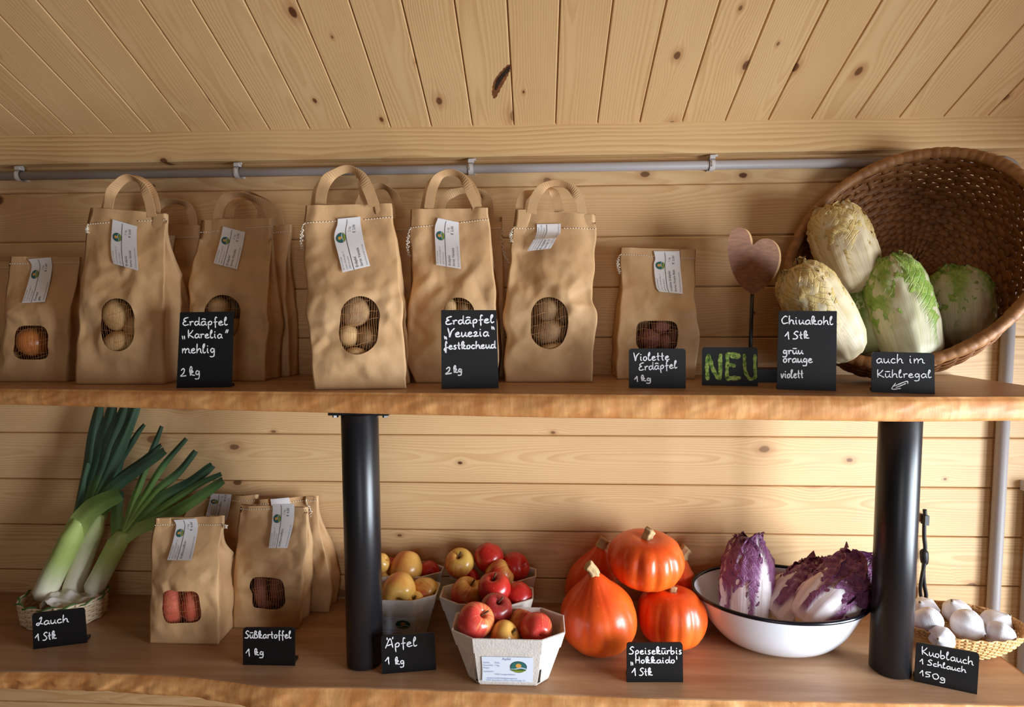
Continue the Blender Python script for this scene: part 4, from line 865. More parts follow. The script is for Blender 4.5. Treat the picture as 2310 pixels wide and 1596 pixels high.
def cabbage(label,P0,P1,R,mat,seed,facing=(0,-1,0),nl=9,flare=.1,ruf=.0036,group=None,flat=.92,openb=0.,spin=0.,profl=None,close=.985):
    P0=np.array(P0,float);P1=np.array(P1,float); ax=P1-P0; H=np.linalg.norm(ax); ax=ax/H; fx=np.array(facing,float); fx=unit(fx-ax*np.dot(fx,ax)); sx=np.cross(ax,fx)
    root=thing('chinese_cabbage',label,'cabbage',(P0+P1)/2,group); R_=np.random.RandomState(seed)
    prof=profl or [(0,.45),(.05,.66),(.15,.84),(.35,.97),(.55,1.),(.75,.97),(.88,.82),(.96,.55),(1.,.25)]
    pk,pv=zip(*prof); rad=lambda t:np.interp(t,pk,pv)*R
    n=40; tt=np.linspace(0,1,30); a=np.arange(n)*2*math.pi/n; mb=MB(); V=[];A=[]
    for t in tt:
        r=rad(t)*.93*(1+.03*fbm(np.stack([np.cos(a)*2,np.sin(a)*2,np.full(n,t*4+seed)],1),seed,2)); V.append(P0+ax*(t*H)+(np.cos(a)*r)[:,None]*fx*flat+(np.sin(a)*r)[:,None]*sx); A.append(np.stack([np.full(n,.9)*np.sin(a*3),np.full(n,t),np.full(n,0.)],1))
    mb.add(np.vstack(V),gf(30,n,wc=True)+[tuple(range(n))[::-1],tuple(range(29*n,30*n))],lf=np.vstack(A)); mk('head',mb,mat,root)
    mb=MB(); q=a[:16]*n/16; s0=.40*R; V=[]
    for k,(f,d) in enumerate(((1.,.004),(.96,-.003),(.6,-.006),(.05,-.0065))): V.append(P0+ax*d+(np.cos(q)*s0*f)[:,None]*fx+(np.sin(q)*s0*f)[:,None]*sx)
    mb.add(np.vstack(V),gf(4,16,wc=True)); mk('cut_base',mb,m_cut,root)
    order=[math.pi,2.35,-2.35,1.65,-1.65,.95,-.90,.0]
    for li,phi in enumerate(order):
        phi=phi+spin+R_.uniform(-.10,.10); wid=R_.uniform(.86,1.0); lay=.0010+.0007*li; top=R_.uniform(.94,1.06)
        ns,na=40,31; s=np.linspace(0,1,ns);u=np.linspace(-1,1,na); Sg,Ug=np.meshgrid(s,u,indexing='ij')
        w=wid*(.55+.75*np.sin(math.pi*np.clip(Sg*.80+.08,0,1)))*np.where(Sg>.86,np.sqrt(np.clip(1-((Sg-.86)/.145)**2,0,1)),1)
        t=Sg*top; tc=np.clip(t,0,1); ang=phi+Ug*w; r=rad(np.minimum(tc,close))+lay
        q=np.stack([Ug*5+li*3,Sg*9,np.full_like(Sg,seed)],-1); n1=fbm(q,seed+li,3); n2=vnoise(np.stack([Ug*13,Sg*26,np.full_like(Sg,seed+li)],-1),seed)
        edge=np.clip((np.abs(Ug)-.35)/.65,0,1)**1.4; tip=np.clip((Sg-.7)/.3,0,1)**1.5; m=np.clip(edge*sstep(.2,.5,Sg)+tip,0,1.3)
        wob=np.sin(Sg*44*1.0+n1*4+np.sign(Ug)*1.3+li)*.55+n2*.8
        r=r+ruf*m*(wob)+ruf*.5*n1*sstep(.15,.5,Sg)+flare*R*(tip**1.3)*.35+edge*openb*R*sstep(.3,.9,Sg)
        r=r+.10*R*np.exp(-(Ug/.20)**2)*(1-sstep(.2,.95,Sg))*.6
        zz=t*H+ruf*1.2*tip*n1
        P=P0+ax*zz[...,None]+(np.cos(ang)*r)[...,None]*fx*flat+(np.sin(ang)*r)[...,None]*sx
        mb=MB(); mb.add(P.reshape(-1,3),gf(ns,na),lf=np.stack([Ug,Sg,np.full_like(Sg,li+seed)],-1).reshape(-1,3)); mk('leaf',mb,mat,root)
    return root
m_cut=flat('cabbage_cut_base',S(206,184,140),.7,var=.15,bump=.002,bsc=120.)
gC='Chinese cabbages in the big basket'
def at3(x,y,Y): return aty(x,y,Y)
cabbage('yellow Chinese cabbage at the top left of the big basket',at3(1938,655,.20),at3(1872,468,.255),.058,m_ny,3,(.15,-1,.2),group=gC,flare=.12,ruf=.004,close=.97)
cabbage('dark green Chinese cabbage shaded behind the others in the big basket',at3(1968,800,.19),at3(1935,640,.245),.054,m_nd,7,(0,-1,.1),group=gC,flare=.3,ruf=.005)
cabbage('green and white Chinese cabbage on the right in the big basket',at3(2170,786,.185),at3(2155,610,.235),.059,m_ng,11,(-.3,-1,.1),group=gC,flare=.05,spin=.2)
cabbage('tall green Chinese cabbage in the middle of the big basket',at3(2072,832,.120),at3(2000,582,.19),.058,m_ng,5,(-.1,-1,.2),group=gC,flare=.12,spin=-.25)
cabbage('pale yellow Chinese cabbage lying at the front left of the big basket',at3(1914,806,.122),at3(1788,604,.15),.057,m_ny,9,(.05,-1,.15),group=gC,flare=.15,spin=.35)
# ================================================================ enamel bowl and purple cabbages
m_en=flat('white_enamel',S(232,234,240),.14,spec=.5,coat=.5); m_enr=flat('black_enamel_rim',S(18,18,26),.18,spec=.5)
Cbw=np.array([.540,.203,LOW])
def bowl():
    root=thing('enamel_bowl','white enamel bowl with black rim beside the right post','bowl',Cbw); n=96; th=np.arange(n)*2*math.pi/n
    k=.188/.203; pr=cr([(.0,.004),(.09,.004),(.112,.0045),(.135,.014),(.165,.045),(.188,.083),(.203,.112)],40); pi=[(r-.0022,z+.0022) for r,z in pr[::-1]]
    P=np.vstack([pr,pi]); ry=.138/.188; V=[]
    for r,z in P: r=max(r,.0005); r*=k; V.append(np.stack([Cbw[0]+r*np.cos(th),Cbw[1]+r*ry*np.sin(th),np.full(n,LOW+z)],1))
    mb=MB(); mb.add(np.vstack(V),gf(len(P),n,wc=True)); mk('basin',mb,m_en,root)
    t2=np.linspace(0,2*math.pi,n+1)[:-1]; c=np.stack([Cbw[0]+.188*np.cos(t2),Cbw[1]+.138*np.sin(t2),np.full(n,LOW+.112)],1); T=unit(np.roll(c,-1,0)-np.roll(c,1,0)); N=np.cross(T,[0,0,1.]); a=np.arange(10)*2*math.pi/10
    V=c[:,None]+.0042*(np.cos(a)[None,:,None]*N[:,None]+np.sin(a)[None,:,None]*np.array([0,0,1.])); mb=MB(); mb.add(V.reshape(-1,3),gf(n,10,wc=True,wr=True)); mk('rim',mb,m_enr,root)
    mb=MB(); V=[]
    for r,z in ((.088,.006),(.088,0.0005),(.094,0.0005),(.094,.006)): V.append(np.stack([Cbw[0]+r*np.cos(th),Cbw[1]+r*ry*np.sin(th),np.full(n,LOW+z)],1))
    mb.add(np.vstack(V),gf(4,n,wc=True)); mk('foot_ring',mb,m_en,root)
bowl()
gV='purple Chinese cabbages in the enamel bowl'
pfl=[(0,.5),(.06,.74),(.25,.95),(.5,1.),(.75,.92),(.9,.66),(1.,.3)]
cabbage('upright purple Chinese cabbage at the left of the enamel bowl',at3(1680,1432,.205),at3(1688,1213,.262),.056,m_np,21,(0,-1,.1),group=gV,flare=.15,ruf=.0045,profl=pfl,spin=.30,close=.97)
cabbage('purple Chinese cabbage lying in the middle of the enamel bowl',at3(1745,1402,.18),at3(1858,1300,.258),.054,m_np,23,(-.2,-1,.5),group=gV,flare=.35,ruf=.0055,profl=pfl,openb=.18,close=.93)
cabbage('purple Chinese cabbage leaning to the right of the enamel bowl',at3(1812,1412,.14),at3(1950,1278,.20),.053,m_np,25,(-.1,-1,.5),group=gV,flare=.35,ruf=.0055,profl=pfl,openb=.24,spin=-.15,close=.93)
# ================================================================ pumpkins
def pump_mat():
    s=NT('hokkaido_pumpkin_skin'); o=s.obj(); n=s.noise(o,9.,3.); n2=s.noise(o,160.,3.); w=s.noise(s.scale(o,(1,1,.4)),34.,3.,.6); x,y,z=s.sep(o)
    c=s.mix(s.mr(n,.3,.7),S(216,70,20),S(238,104,30)); c=s.mix(s.mr(n2,.62,.8,0.,.25),c,S(246,150,90))
    scar=s.m_('MULTIPLY',s.mr(w,.74,.80),s.mr(z,.03,.06)); c=s.mix(s.m_('MULTIPLY',scar,.7),c,S(170,120,70))
    return s.fin(c,.36,s.m_('ADD',s.m_('MULTIPLY',n2,.4),w),.0012,.4,spec=.5,coat=.15)
m_pump=pump_mat(); m_pstem=flat('pumpkin_stem_cork',S(178,148,104),.85,var=.25,bump=.003,bsc=120.)
def pumpkin(label,c,R,h,seed,prof='round',tilt=(0,0),ribs=11,rd=.05,stem=(.015,.03,.3,0.)):
    """c: centre of the base; R radius; h height; stem=(radius,length,bend,bend direction)"""
    P={'round':[(.02,.05),(.35,.0),(.62,.05),(.88,.22),(1.,.5),(.93,.76),(.72,.93),(.42,1.),(.16,.975),(.06,.955)],
       'neck':[(.02,.03),(.36,.0),(.66,.05),(.92,.2),(1.,.38),(.93,.57),(.70,.73),(.44,.85),(.27,.94),(.15,.99),(.03,1.)]}[prof]
    q=cr(P,46); n=110; th=np.arange(n)*2*math.pi/n; R_=np.random.RandomState(seed); V=[]
    rph=np.cumsum(R_.uniform(.8,1.2,ribs)); rph=rph/rph[-1]*2*math.pi
    gro=np.min(np.abs((th[:,None]-rph[None]+math.pi)%(2*math.pi)-math.pi),1); gr=np.exp(-(gro/.085)**2)*1.0+np.exp(-(gro/.22)**2)*.5
    for r,z in q:
        f=np.clip(1.25*math.sin(math.pi*min(max(z,0),1)),.25,1) if prof=='round' else np.clip(1.3*math.sin(math.pi*min(max(z*.8+.1,0),1)),.15,.8)
        rr=r*(1-rd*gr*f)*(1+.025*fbm(np.stack([np.cos(th)*1.3,np.sin(th)*1.3,np.full(n,z*1.5+seed)],1),seed,2)); V.append(np.stack([rr*R*np.cos(th),rr*R*np.sin(th),np.full(n,z*h)],1))
    V=np.vstack(V); a,b=tilt; Rm=np.array(Matrix.Rotation(a,3,'Y')@Matrix.Rotation(b,3,'X')); 
    mid=np.array([0,0,h*.5]); V=(V-mid)@Rm.T+mid; V[:,2]-=V[:,2].min(); lowz=((np.vstack([np.zeros(3)])-mid)@Rm.T+mid)
    mb=MB(); mb.add(V+c,gf(46,n,wc=True)+[tuple(range(n))[::-1],tuple(range(45*n,46*n))]); o=mk('pumpkin',mb,m_pump,loc=c); tag(o,label,'pumpkin','orange Hokkaido pumpkins')
    top=V[-n:].mean(0)+c; up=Rm@np.array([0,0,1.]); sr,sl,sb,sd=stem; bd=np.array([math.cos(sd),math.sin(sd)*.4,math.sin(sd)*.0]); m=14
    s=np.linspace(0,1,m); Pp=top+up*(s*sl-.004)[:,None]+bd*(sb*sl*s**2)[:,None]; rad=sr*(1.15-.35*s+.22*np.exp(-((s-.95)/.2)**2)-.0)
    nn=18; a=np.arange(nn)*2*math.pi/nn; T=unit(np.gradient(Pp,axis=0)); A=unit(np.cross(T,[0,1.,0])); B=np.cross(T,A); rib=1+.16*np.cos(a*5+seed)
    VV=Pp[:,None]+(rad[:,None]*rib[None])[:,:,None]*(np.cos(a)[None,:,None]*A[:,None]+np.sin(a)[None,:,None]*B[:,None]); mb=MB(); mb.add(VV.reshape(-1,3),gf(m,nn,wc=True)+[tuple(range((m-1)*nn,m*nn))]); mk('stem',mb,m_pstem,o)
    return o
def pbase(px,yd,z=LOW): return np.array([aty(px,1400,yd)[0],yd,z])
pumpkin('onion shaped orange pumpkin at the front left of the pile',pbase(1348,.150),.084,.170,1,'neck',(-.10,.05),10,.02,(.011,.024,.55,math.pi))
pumpkin('orange pumpkin with a brown scar at the front right of the pile',pbase(1515,.178),.077,.118,2,'round',(.03,-.10),12,.035,(.0095,.016,.1,0))
pumpkin('orange pumpkin at the back left, half hidden in the pile',pbase(1335,.288),.060,.176,3,'neck',(.26,-.05),10,.03,(.012,.02,.2,0))
pumpkin('orange pumpkin at the back right, half hidden in the pile',pbase(1526,.292),.055,.150,4,'neck',(.14,0),10,.03,(.012,.026,.4,0))
pumpkin('ribbed orange pumpkin resting on top of the pile',pbase(1455,.212,LOW+.120),.087,.110,5,'round',(.02,.06),12,.05,(.0115,.026,.3,0))
# ================================================================ punnets and apples
m_card=flat('grey_cardboard_pulp',S(214,204,194),.85,var=.06,vs=60.,bump=.0012,bsc=260.)
def punnet(label,C,lx,ly,h,yaw=0.,lab=False,taper=.72):
    root=thing('apple_punnet',label,'punnet',C,'cardboard punnets of apples'); ca,sa=math.cos(yaw),math.sin(yaw)
    def ring(fx,z,o=0.):
        x,y=lx*fx+o,ly*fx+o; cx,cy=.046*fx**1.9,.030*fx**.8
        p=np.array([(-x+cx,-y),(x-cx,-y),(x,-y+cy),(x,y-cy),(x-cx,y),(-x+cx,y),(-x,y-cy),(-x,-y+cy)]); return np.stack([C[0]+p[:,0]*ca-p[:,1]*sa,C[1]+p[:,0]*sa+p[:,1]*ca,np.full(8,C[2]+z)],1)
    f=lambda z:taper+(1-taper)*z/h; mb=MB(); bnd=h*.70; t=.0025
    rings=[ring(taper-.06,0.0005),ring(taper-.02,.002),ring(taper,.006)]
    V=rings+[ring(f(bnd),bnd),ring(f(bnd),bnd,.0016),ring(1,h,.0012),ring(1,h+.0008,-.0005),ring(1,h-.001,-t),ring(f(.012),.012,-t),ring(taper-.1,.005)]
    F=gf(len(V),8,wc=True)+[tuple(range(8))[::-1],tuple(range((len(V)-1)*8,len(V)*8))]
    VV=list(np.vstack(V)); rm=set()
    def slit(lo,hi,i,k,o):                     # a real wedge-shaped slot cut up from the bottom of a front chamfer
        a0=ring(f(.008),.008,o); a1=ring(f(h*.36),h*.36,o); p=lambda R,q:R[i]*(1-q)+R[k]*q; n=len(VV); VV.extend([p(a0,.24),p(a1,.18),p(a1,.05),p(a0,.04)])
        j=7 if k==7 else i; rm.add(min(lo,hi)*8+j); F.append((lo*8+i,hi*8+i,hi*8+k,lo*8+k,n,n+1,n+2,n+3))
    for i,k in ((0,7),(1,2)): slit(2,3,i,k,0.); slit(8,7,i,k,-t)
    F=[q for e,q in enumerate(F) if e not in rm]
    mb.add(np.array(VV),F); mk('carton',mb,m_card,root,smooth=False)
    if lab:
        zb,zt=lab; o=.0012; y0=-(ly*f(zb))-.0014; y1=-(ly*f(zt))-.0014; hw=.051
        w=lambda x,y,z:np.array([C[0]+x*ca-y*sa,C[1]+x*sa+y*ca,C[2]+z])
        x0=-hw+.0; rows=[(w(-hw,y1,zt),w(hw,y1,zt)),(w(-hw*.98,(y0+y1)/2,(zt+zb)/2),w(hw*.98,(y0+y1)/2,(zt+zb)/2)),(w(-hw,y0,zb),w(hw*.97,y0,zb))]
        pt=Patch(rows); mb=MB(); Aa,Bb=np.meshgrid(np.linspace(0,1,4),np.linspace(0,1,8)); mb.add(pt.P(Aa.ravel(),Bb.ravel(),0),gf(8,4)); lb=mk('paper_label',mb,m_paperb,root)
        logo(pt,.715,.61,.165,.235,lb,False)
        q=.0054
        print_lines(pt,[('Apfel',.40,.88,.0080,False),('Sorte:',.03,.74,q,False),('Gala',.25,.74,q,False),('Gewicht:',.03,.63,q,False),('1 kg',.25,.63,q,False),('Preis:',.03,.52,q,False),('Landwirt:',.03,.38,q,False),('5425 Langenlebarn',.25,.27,q,False),('www.bachls-feldgemuese.at',.10,.11,q,False),('2004 Streitdorf, Untere Dorfstraße 17',.08,.025,q*.92,False)],lb,m_inkb,'label_print')
    return root
m_paperb=flat('bluish_label_paper',S(226,234,246),.55)
PH=.107
pn=[('grey cardboard punnet at the front with a white Apfel label',(-.062,.056,LOW),.113,.062,(.012,.068)),
    ('middle cardboard punnet behind the labelled one',(-.118,.182,LOW),.104,.055,False),
    ('cardboard punnet at the back by the wall, right of the others',(-.112,.288,LOW),.104,.050,False),
    ('cardboard punnet half hidden by the left post, front one',(-.325,.195,LOW),.092,.058,(.020,.066)),
    ('cardboard punnet half hidden by the left post, back one',(-.335,.298,LOW),.096,.044,False)]
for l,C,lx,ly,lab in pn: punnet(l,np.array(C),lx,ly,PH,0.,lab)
def apple_mat(name,ye,re,bias,soft,strk=.5):
    s=NT(name); o=s.obj(); x,y,z=s.sep(o); an=s.m_('ARCTAN2',y,x); n=s.noise(o,28.,3.); st=s.noise(s.comb(s.m_('MULTIPLY',an,9.),s.m_('MULTIPLY',z,16.),0.),1.,3.,.6)
    d=s.m_('ADD',s.m_('MULTIPLY',x,-13.),s.m_('MULTIPLY',z,-6.)); v=s.m_('ADD',d,s.m_('ADD',s.m_('MULTIPLY',s.m_('SUBTRACT',n,.5),1.2),s.m_('MULTIPLY',s.m_('SUBTRACT',st,.5),strk*2.)))
    m=s.mr(s.m_('ADD',v,bias),-soft,soft); c=s.mix(m,ye,re); sp=s.n('ShaderNodeTexVoronoi',o,None,150.); c=s.mix(s.mr(sp,.08,.16,.35,0.),c,S(232,200,140))
    return s.fin(c,.3,n,.0006,.2,spec=.5,coat=.2)
A_Y=apple_mat('apple_golden_skin',S(236,188,96),S(222,118,62),-.30,.6,.3); A_YR=apple_mat('apple_yellow_red_skin',S(228,186,92),S(190,50,36),-.05,.45)
A_R=apple_mat('apple_red_skin',S(222,120,66),S(186,36,30),.75,.5); A_P=apple_mat('apple_pink_red_skin',S(236,170,100),S(212,66,58),.35,.4,.9); A_D=apple_mat('apple_dark_red_skin',S(176,110,70),S(158,44,46),.7,.5,.8)
m_astem=flat('apple_stem_brown',S(92,66,40),.8)
def apple(label,px,py,r,y,mat,seed,tilt=(0,0),stem=True,group='apples in the punnets'):
    c=aty(px,py,y); k=ppm(c); R=r/k; n=40
    prof=cr([(.04,-.72),(.16,-.80),(.34,-.86),(.60,-.74),(.86,-.36),(1.,.08),(.94,.50),(.72,.80),(.44,.90),(.22,.84),(.10,.66),(.03,.56)],34); th=np.arange(n)*2*math.pi/n; V=[]
    for q,z in prof: V.append(np.stack([q*R*np.cos(th)*(1+.025*np.cos(th*5+seed)*(-z if z<0 else .2)),q*R*np.sin(th)*(1+.02*np.sin(th*3+seed)),np.full(n,z*R*1.0)],1))
    V=np.vstack(V)*(1+.03*fbm(np.vstack(V)/R*1.2+seed,seed,2))[:,None]; mb=MB(); mb.add(V,gf(34,n,wc=True)); o=mk('apple',mb,mat,loc=(0,0,0)); tag(o,label,'apple',group)
    o.location=c; o.rotation_euler=(tilt[0],tilt[1],seed*1.7 if tilt==(0,0) else tilt[2] if len(tilt)>2 else 0.); ORI[o.name]=np.zeros(3)
    if stem:
        mb=MB(); s=np.linspace(0,1,8); mb.tube(np.stack([.25*R*s**2,.1*R*s,(.52+.55*s)*R],1),.0017+.0008*s**3,6); mk('stem',mb,m_astem,o)
    return o
R0=math.radians
apple('large pink red apple at the left of the front punnet',1071,1404,41,.050,A_P,1,(R0(40),R0(20),.6))
apple('dark red russeted apple with stem between front and middle punnets',1117,1380,37,.098,A_D,2,(R0(25),R0(8),.4))
apple('yellow apple at the back right of the front punnet',1179,1408,34,.090,A_YR,3,(R0(-150),R0(10),2.2),False)
apple('yellow apple with its hollow forward at the front of the front punnet',1136,1437,33,.038,A_Y,4,(R0(60),0,1.2))
apple('red apple at the right of the front punnet',1211,1423,37,.048,A_P,5,(R0(-100),R0(30),.2),False)
apple('yellow green apple at the left of the middle punnet',1050,1343,36,.182,A_YR,6,(R0(32),R0(5),1.2))
apple('tall red apple in the middle of the middle punnet',1116,1332,37,.168,A_R,7,(R0(12),R0(-10),.3))
apple('red apple with yellow end at the right of the middle punnet',1168,1349,32,.176,A_R,8,(R0(80),R0(40),2.6),False)
apple('yellow apple just showing at the back of the middle punnet',1083,1338,26,.222,A_Y,9,(0,R0(20)),False)
apple('striped red and green apple with stem at the left of the back punnet',1038,1274,33,.275,A_YR,10,(R0(28),R0(-12),.2))
apple('red apple on top of the back punnet',1101,1256,33,.285,A_R,11,(R0(30),R0(150),.8),False)
apple('red apple at the right of the back punnet',1159,1281,33,.290,A_R,12,(R0(60),R0(40),.8),False)
apple('yellow apple with stem hollow at the front of the back punnet',1124,1299,33,.250,A_YR,13,(R0(58),R0(8),1.7))
apple('red apple low at the front left of the back punnet',1058,1308,24,.262,A_R,14,(R0(40),0),False)
apple('big golden apple on top of the back punnet by the left post',917,1279,37,.285,A_Y,15,(R0(150),R0(20),.5),False)
apple('golden apple at the front of the punnet by the left post',900,1329,38,.175,A_Y,16,(R0(120),R0(40),.5),False)
apple('yellow red apple at the right of the front punnet by the left post',955,1335,32,.205,A_YR,17,(R0(110),R0(-30),.9),False)
apple('orange apple low at the front edge of the punnet by the left post',935,1358,22,.165,A_Y,18,(R0(40),0))
apple('red apple with stem at the right of the back punnet by the left post',968,1289,24,.300,A_R,19,(R0(100),R0(40),.3))
apple('dark red apple behind the golden one by the left post',880,1285,24,.310,A_R,20,(0,R0(30)),False)
apple('orange apple just right of the left post, at the back',857,1273,22,.270,A_Y,21,(0,R0(50)),False)
apple('red apple half hidden behind the left post rim, low',872,1303,22,.275,A_YR,22,(R0(30),R0(30)),False)
# ================================================================ garlic
m_gar=None
def garlic_mat():
    s=NT('garlic_in_white_net'); o=s.obj(); x,y,z=s.sep(o); an=s.m_('ARCTAN2',y,x)
    wv=s.m_('MULTIPLY',s.m_('ABSOLUTE',s.m_('SINE',s.m_('ADD',s.m_('MULTIPLY',an,26.),s.m_('MULTIPLY',z,900.)))),s.m_('ABSOLUTE',s.m_('SINE',s.m_('SUBTRACT',s.m_('MULTIPLY',an,26.),s.m_('MULTIPLY',z,900.)))))
    n=s.noise(o,45.,3.); c=s.mix(s.mr(n,.4,.75),S(238,236,240),S(214,204,208)); c=s.mix(s.mr(n,.66,.8,0.,.35),c,S(176,150,168)); return s.fin(c,.6,wv,.0006,.5,spec=.3)
m_gar=garlic_mat(); m_gst=flat('garlic_stalk_end',S(120,100,76),.8)
def garlic(label,px,py,r,y,seed,tilt=(0,0,0)):
    c=aty(px,py,y); R=r/ppm(c); n=48; th=np.arange(n)*2*math.pi/n
    prof=cr([(.03,-.78),(.30,-.80),(.66,-.68),(.93,-.34),(1.,.02),(.88,.36),(.62,.62),(.36,.80),(.2,.92),(.12,1.02),(.02,1.04)],30); V=[]
    for q,z in prof:
        lob=1-.085*np.abs(np.cos(th*4+seed))**.7*math.sin(math.pi*min(max((z+.8)/1.9,0),1)); V.append(np.stack([q*R*lob*np.cos(th),q*R*lob*np.sin(th),np.full(n,z*R)],1))
    mb=MB(); mb.add(np.vstack(V),gf(30,n,wc=True)); o=mk('garlic_bulb',mb,m_gar,loc=(0,0,0)); tag(o,label,'garlic','white netted garlic bulbs'); o.location=c; o.rotation_euler=tilt; ORI[o.name]=np.zeros(3)
    mb=MB(); mb.tube([(0,0,.98*R),(.03*R,0,1.12*R)],[.1*R,.07*R],8); mk('stalk_end',mb,m_gst,o); return o
garlic('garlic bulb at the back left of the basket beside the post',2086,1376,29,.235,1,(R0(20),R0(-40),0))
garlic('garlic bulb at the front left of the basket against the post',2094,1402,33,.165,2,(R0(30),R0(150),0))
garlic('garlic bulb at the back of the middle net',2158,1380,30,.235,3,(R0(10),R0(-30),0))
garlic('large garlic bulb with its stalk end forward in the middle net',2184,1412,36,.168,4,(R0(95),R0(30),R0(20)))
garlic('garlic bulb low at the front edge of the basket',2124,1440,27,.125,5,(R0(40),R0(-70),0))
garlic('garlic bulb at the back right of the basket',2248,1408,33,.205,6,(R0(20),R0(35),0))
garlic('garlic bulb at the front right of the basket',2254,1436,33,.140,7,(R0(40),R0(-120),0))
# ================================================================ leeks
def leek_mat():
    s=NT('leek'); a,t,l=s.sep(s.attr('lk')); st=s.noise(s.comb(s.m_('MULTIPLY',a,30.),s.m_('MULTIPLY',t,3.),l),1.,2.); o=s.obj(); n=s.noise(o,20.,2.)
    c=s.mix(s.mr(t,.03,.24),S(236,228,206),S(176,196,110)); c=s.mix(s.mr(t,.34,.52),c,S(92,124,56)); c=s.mix(s.mr(t,.5,.66),c,S(40,70,52)); c=s.mix(s.mr(n,.5,.8,0.,.35),c,s.mix(.45,c,S(56,78,86)))
    c=s.mix(s.mr(st,.4,.75,0.,.3),c,s.mix(.4,c,S(190,200,150))); return s.fin(c,.4,st,.0008,.5,spec=.4)
m_leek=leek_mat()
def leek(label,shank,y0,y1,rpx,leaves,wt=.0):
    """shank: pixel polyline of the stem from base up, from depth y0 to y1; leaves: (pixel polyline, width px, depth at the end, t0, t1, fold)"""
    n=30; P2=cr(shank,n); Y=np.linspace(y0,y1,n); P=np.array([aty(a,b,y) for (a,b),y in zip(P2,Y)]); k=ppm(P[0]); root=thing('leek',label,'leek',P[0],'leeks in the small basket')
    mb=MB(); r=np.interp(np.linspace(0,1,n),[0,.08,.25,.8,1],[.75,1.02,1.,1.0,.55])*rpx/k; T=unit(np.gradient(P,axis=0)); A=unit(np.cross(T,[0,1.,0]));B=np.cross(T,A); m=20; a=np.arange(m)*2*math.pi/m
    V=P[:,None]+r[:,None,None]*(np.cos(a)[None,:,None]*A[:,None]+np.sin(a)[None,:,None]*B[:,None]); at=np.stack(np.broadcast_arrays(a[None]/3,np.linspace(0,.38+wt*0,n)[:,None]*np.ones((1,m)),np.zeros((n,m))),-1)
    if wt: at[...,1]*=wt
    mb.add(V.reshape(-1,3),gf(n,m,wc=True)+[tuple(range(m))[::-1],tuple(range((n-1)*m,n*m))],lk=at.reshape(-1,3)); mk('shank',mb,m_leek,root)
    for li,(pts,w,ye,t0,t1,fold) in enumerate(leaves):
        n=34; q=cr(pts,n); s=np.linspace(0,1,n); y=y1+(ye-y1)*s**1.3; L=np.array([aty(a_,b_,yy) for (a_,b_),yy in zip(q,y)])
        L[:,2]=np.minimum(L[:,2],TOP-.062); T=unit(np.gradient(L,axis=0)); sd=unit(np.cross(T,np.array([0,-1.,0])));nf=np.cross(sd,T); kk=ppm(L[n//2]); hw=w/kk/2*np.interp(s,[0,.15,.6,.93,1],[.8,1,.92,.7,.55 if fold<.7 else .2]); nn=9; u=np.linspace(-1,1,nn)
        V=L[:,None]+sd[:,None]*(u[None,:,None]*hw[:,None,None])*math.cos(fold)+nf[:,None]*(-(np.abs(u)[None,:,None])*hw[:,None,None]*math.sin(fold)) 
        V=V+nf[:,None]*(.0015*np.sin(s*14+li)[:,None,None]*u[None,:,None])
        at=np.stack(np.broadcast_arrays(u[None]*1.,(t0+(t1-t0)*s)[:,None]*np.ones((1,nn)),np.full((n,nn),float(li))),-1); mb=MB(); mb.add(V.reshape(-1,3),gf(n,nn),lk=at.reshape(-1,3)); mb.add((V+nf[:,None]*.0008).reshape(-1,3),gf(n,nn),lk=at.reshape(-1,3)); mk('leaf',mb,m_leek,root)
leek('white shanked leek in the middle of the basket',[(160,1345),(178,1290),(200,1225),(226,1160)],.262,.285,21,
 [([(222,1175),(250,1080),(275,1000),(292,925)],34,.30,.45,.9,.3),([(226,1170),(262,1060),(305,985),(325,958)],17,.29,.5,.9,.5),([(230,1160),(258,1110),(262,1060),(268,1000)],26,.31,.5,.85,.3)],wt=.55)
leek('thick leek at the left of the basket with dark leaves',[(98,1350),(118,1302),(150,1240),(182,1172)],.238,.255,24,
 [([(165,1215),(190,1110),(205,1010),(222,915)],40,.29,.42,.95,.35),([(172,1210),(205,1090),(232,1000),(252,915)],44,.285,.45,.95,.3),([(190,1175),(225,1070),(255,985),(282,915)],40,.275,.45,.95,.35),([(194,1170),(236,1075),(278,985),(306,915)],36,.27,.48,.95,.4),
  ([(158,1225),(174,1140),(188,1075),(197,1045)],20,.25,.45,.9,.7),([(200,1160),(250,1105),(312,1058),(371,1017)],30,.225,.5,.8,.25),([(215,1130),(270,1075),(325,1035),(363,1004)],16,.245,.55,.9,.5),([(146,1250),(168,1195),(195,1158),(228,1135),(272,1116)],50,.215,.30,.56,.2)])
leek('leek at the right of the basket with fanned cut leaves',[(208,1335),(232,1290),(258,1240),(278,1200)],.25,.268,21,
 [([(262,1235),(262,1165),(264,1130),(272,1108)],30,.27,.42,.7,.2),([(276,1200),(308,1110),(338,1030),(364,962)],19,.29,.42,.7,.4),([(282,1195),(330,1110),(368,1050),(420,990)],18,.285,.42,.68,.4),([(284,1195),(345,1115),(400,1068),(441,1018)],22,.28,.42,.7,.4),
  ([(268,1225),(350,1135),(425,1092),(479,1050)],30,.27,.45,.75,.35),([(286,1205),(370,1145),(445,1095),(499,1070)],18,.262,.42,.65,.4),([(266,1232),(300,1200),(365,1172),(440,1128),(503,1084)],30,.25,.36,.6,.25)])
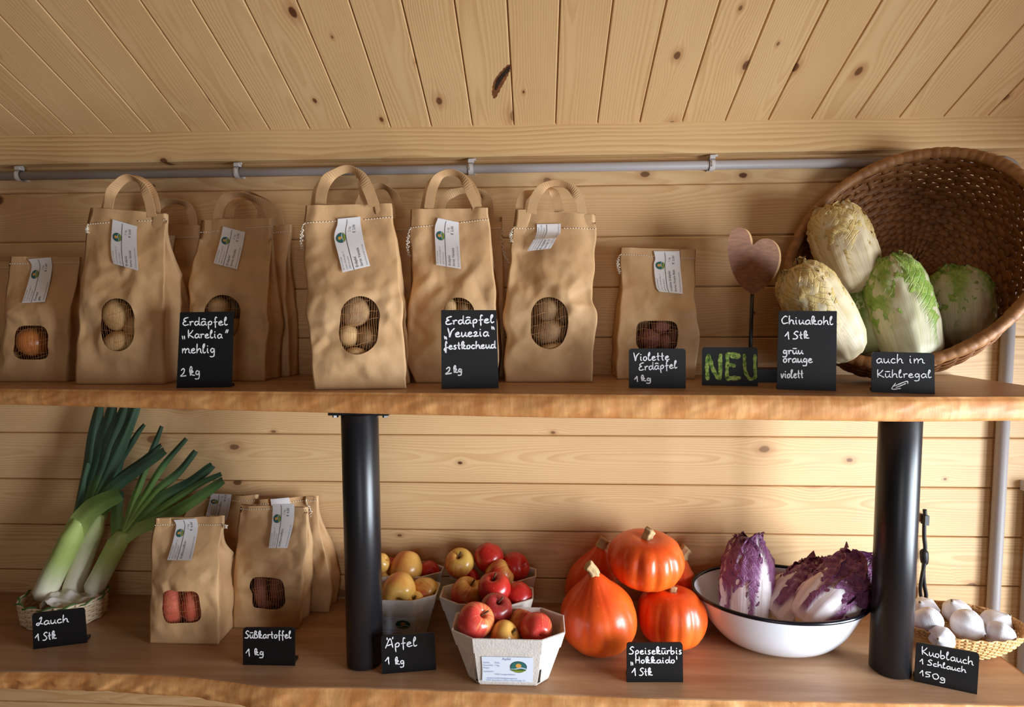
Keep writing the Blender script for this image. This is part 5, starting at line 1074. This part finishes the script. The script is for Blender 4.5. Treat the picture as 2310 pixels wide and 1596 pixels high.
def napkin():
    m=flat('white_tissue_paper',S(236,228,222),.8,bump=.002,bsc=60.); n=26; g=np.linspace(-1,1,n); X,Y=np.meshgrid(g,g); r=np.hypot(X,Y); k=np.where(r>1,1/np.maximum(r,1e-6),1); X,Y=X*k,Y*k
    q=np.stack([X*2.4,Y*2.4,np.full_like(X,4.)],-1); z=.056+.013*fbm(q*1.2,4,3)+.006*facet(q[...,:2]*1.6,9)-.012*np.minimum(r,1)**2+.008*np.exp(-((X+.45)/.25)**2); C=Ck
    V=np.stack([C[0]+.022+X*.070,C[1]+Y*.052,C[2]+z],-1); mb=MB(); mb.add(V.reshape(-1,3),gf(n,n)); V2=V.copy(); V2[...,2]-=.0012; mb.add(V2.reshape(-1,3),gf(n,n))
    o=mk('tissue_paper',mb,m); tag(o,'crumpled white tissue paper lining the leek basket','paper')
napkin()
# ================================================================ wooden heart on a stand
def heart():
    y=.215; root=thing('heart_ornament','brown wooden heart on a black rod stand behind the NEU sign','ornament',(aty(1697,860,y)[0],y,TOP))
    pts=[(1697,665),(1683,655),(1669,643),(1655,620),(1646,593),(1641,566),(1643,540),(1651,522),(1665,514),(1680,517),(1690,530),(1697,553),(1711,543),(1727,538),(1742,543),(1754,558),(1758,581),(1753,606),(1740,630),(1722,648)]
    q=cr(pts+[pts[0]],110)[:-1]; A=np.array([aty(a,b,y+(a-1697)*.00022) for a,b in q]); d=np.array([.0075,.0085,0]); n=len(A); mb=MB()
    mb.add(np.vstack([A,A+d]),[tuple(range(n)),tuple(range(n,2*n))[::-1]]); mb.mi=[0,0]; mb.add(np.vstack([A,A+d]),[(j,j+n,(j+1)%n+n,(j+1)%n) for j in range(n)],1)
    s=NT('heart_veneer'); o=s.obj(); g=s.noise(s.scale(o,(60,60,260)),1.,3.); mv=s.fin(s.mix(s.mr(g,.3,.7),S(128,80,50),S(152,100,66)),.55,g,.0005,.4)
    mk('heart_panel',mb,[mv,flat('heart_edge_wood',S(208,166,116),.6)],root,smooth=False)
    mb=MB(); x=aty(1697,700,y)[0]; p=aty(1697,660,y+.005); mb.tube([p,(x,y+.005,TOP+.1),(x,y+.005,TOP+.012)],.0042,12); mk('rod',mb,m_post,root)
    mb=MB(); mb.box((x+.018,y,TOP+.0145),(.052,.028,.014)); mk('base_block',mb,m_post,root,smooth=False)
heart()
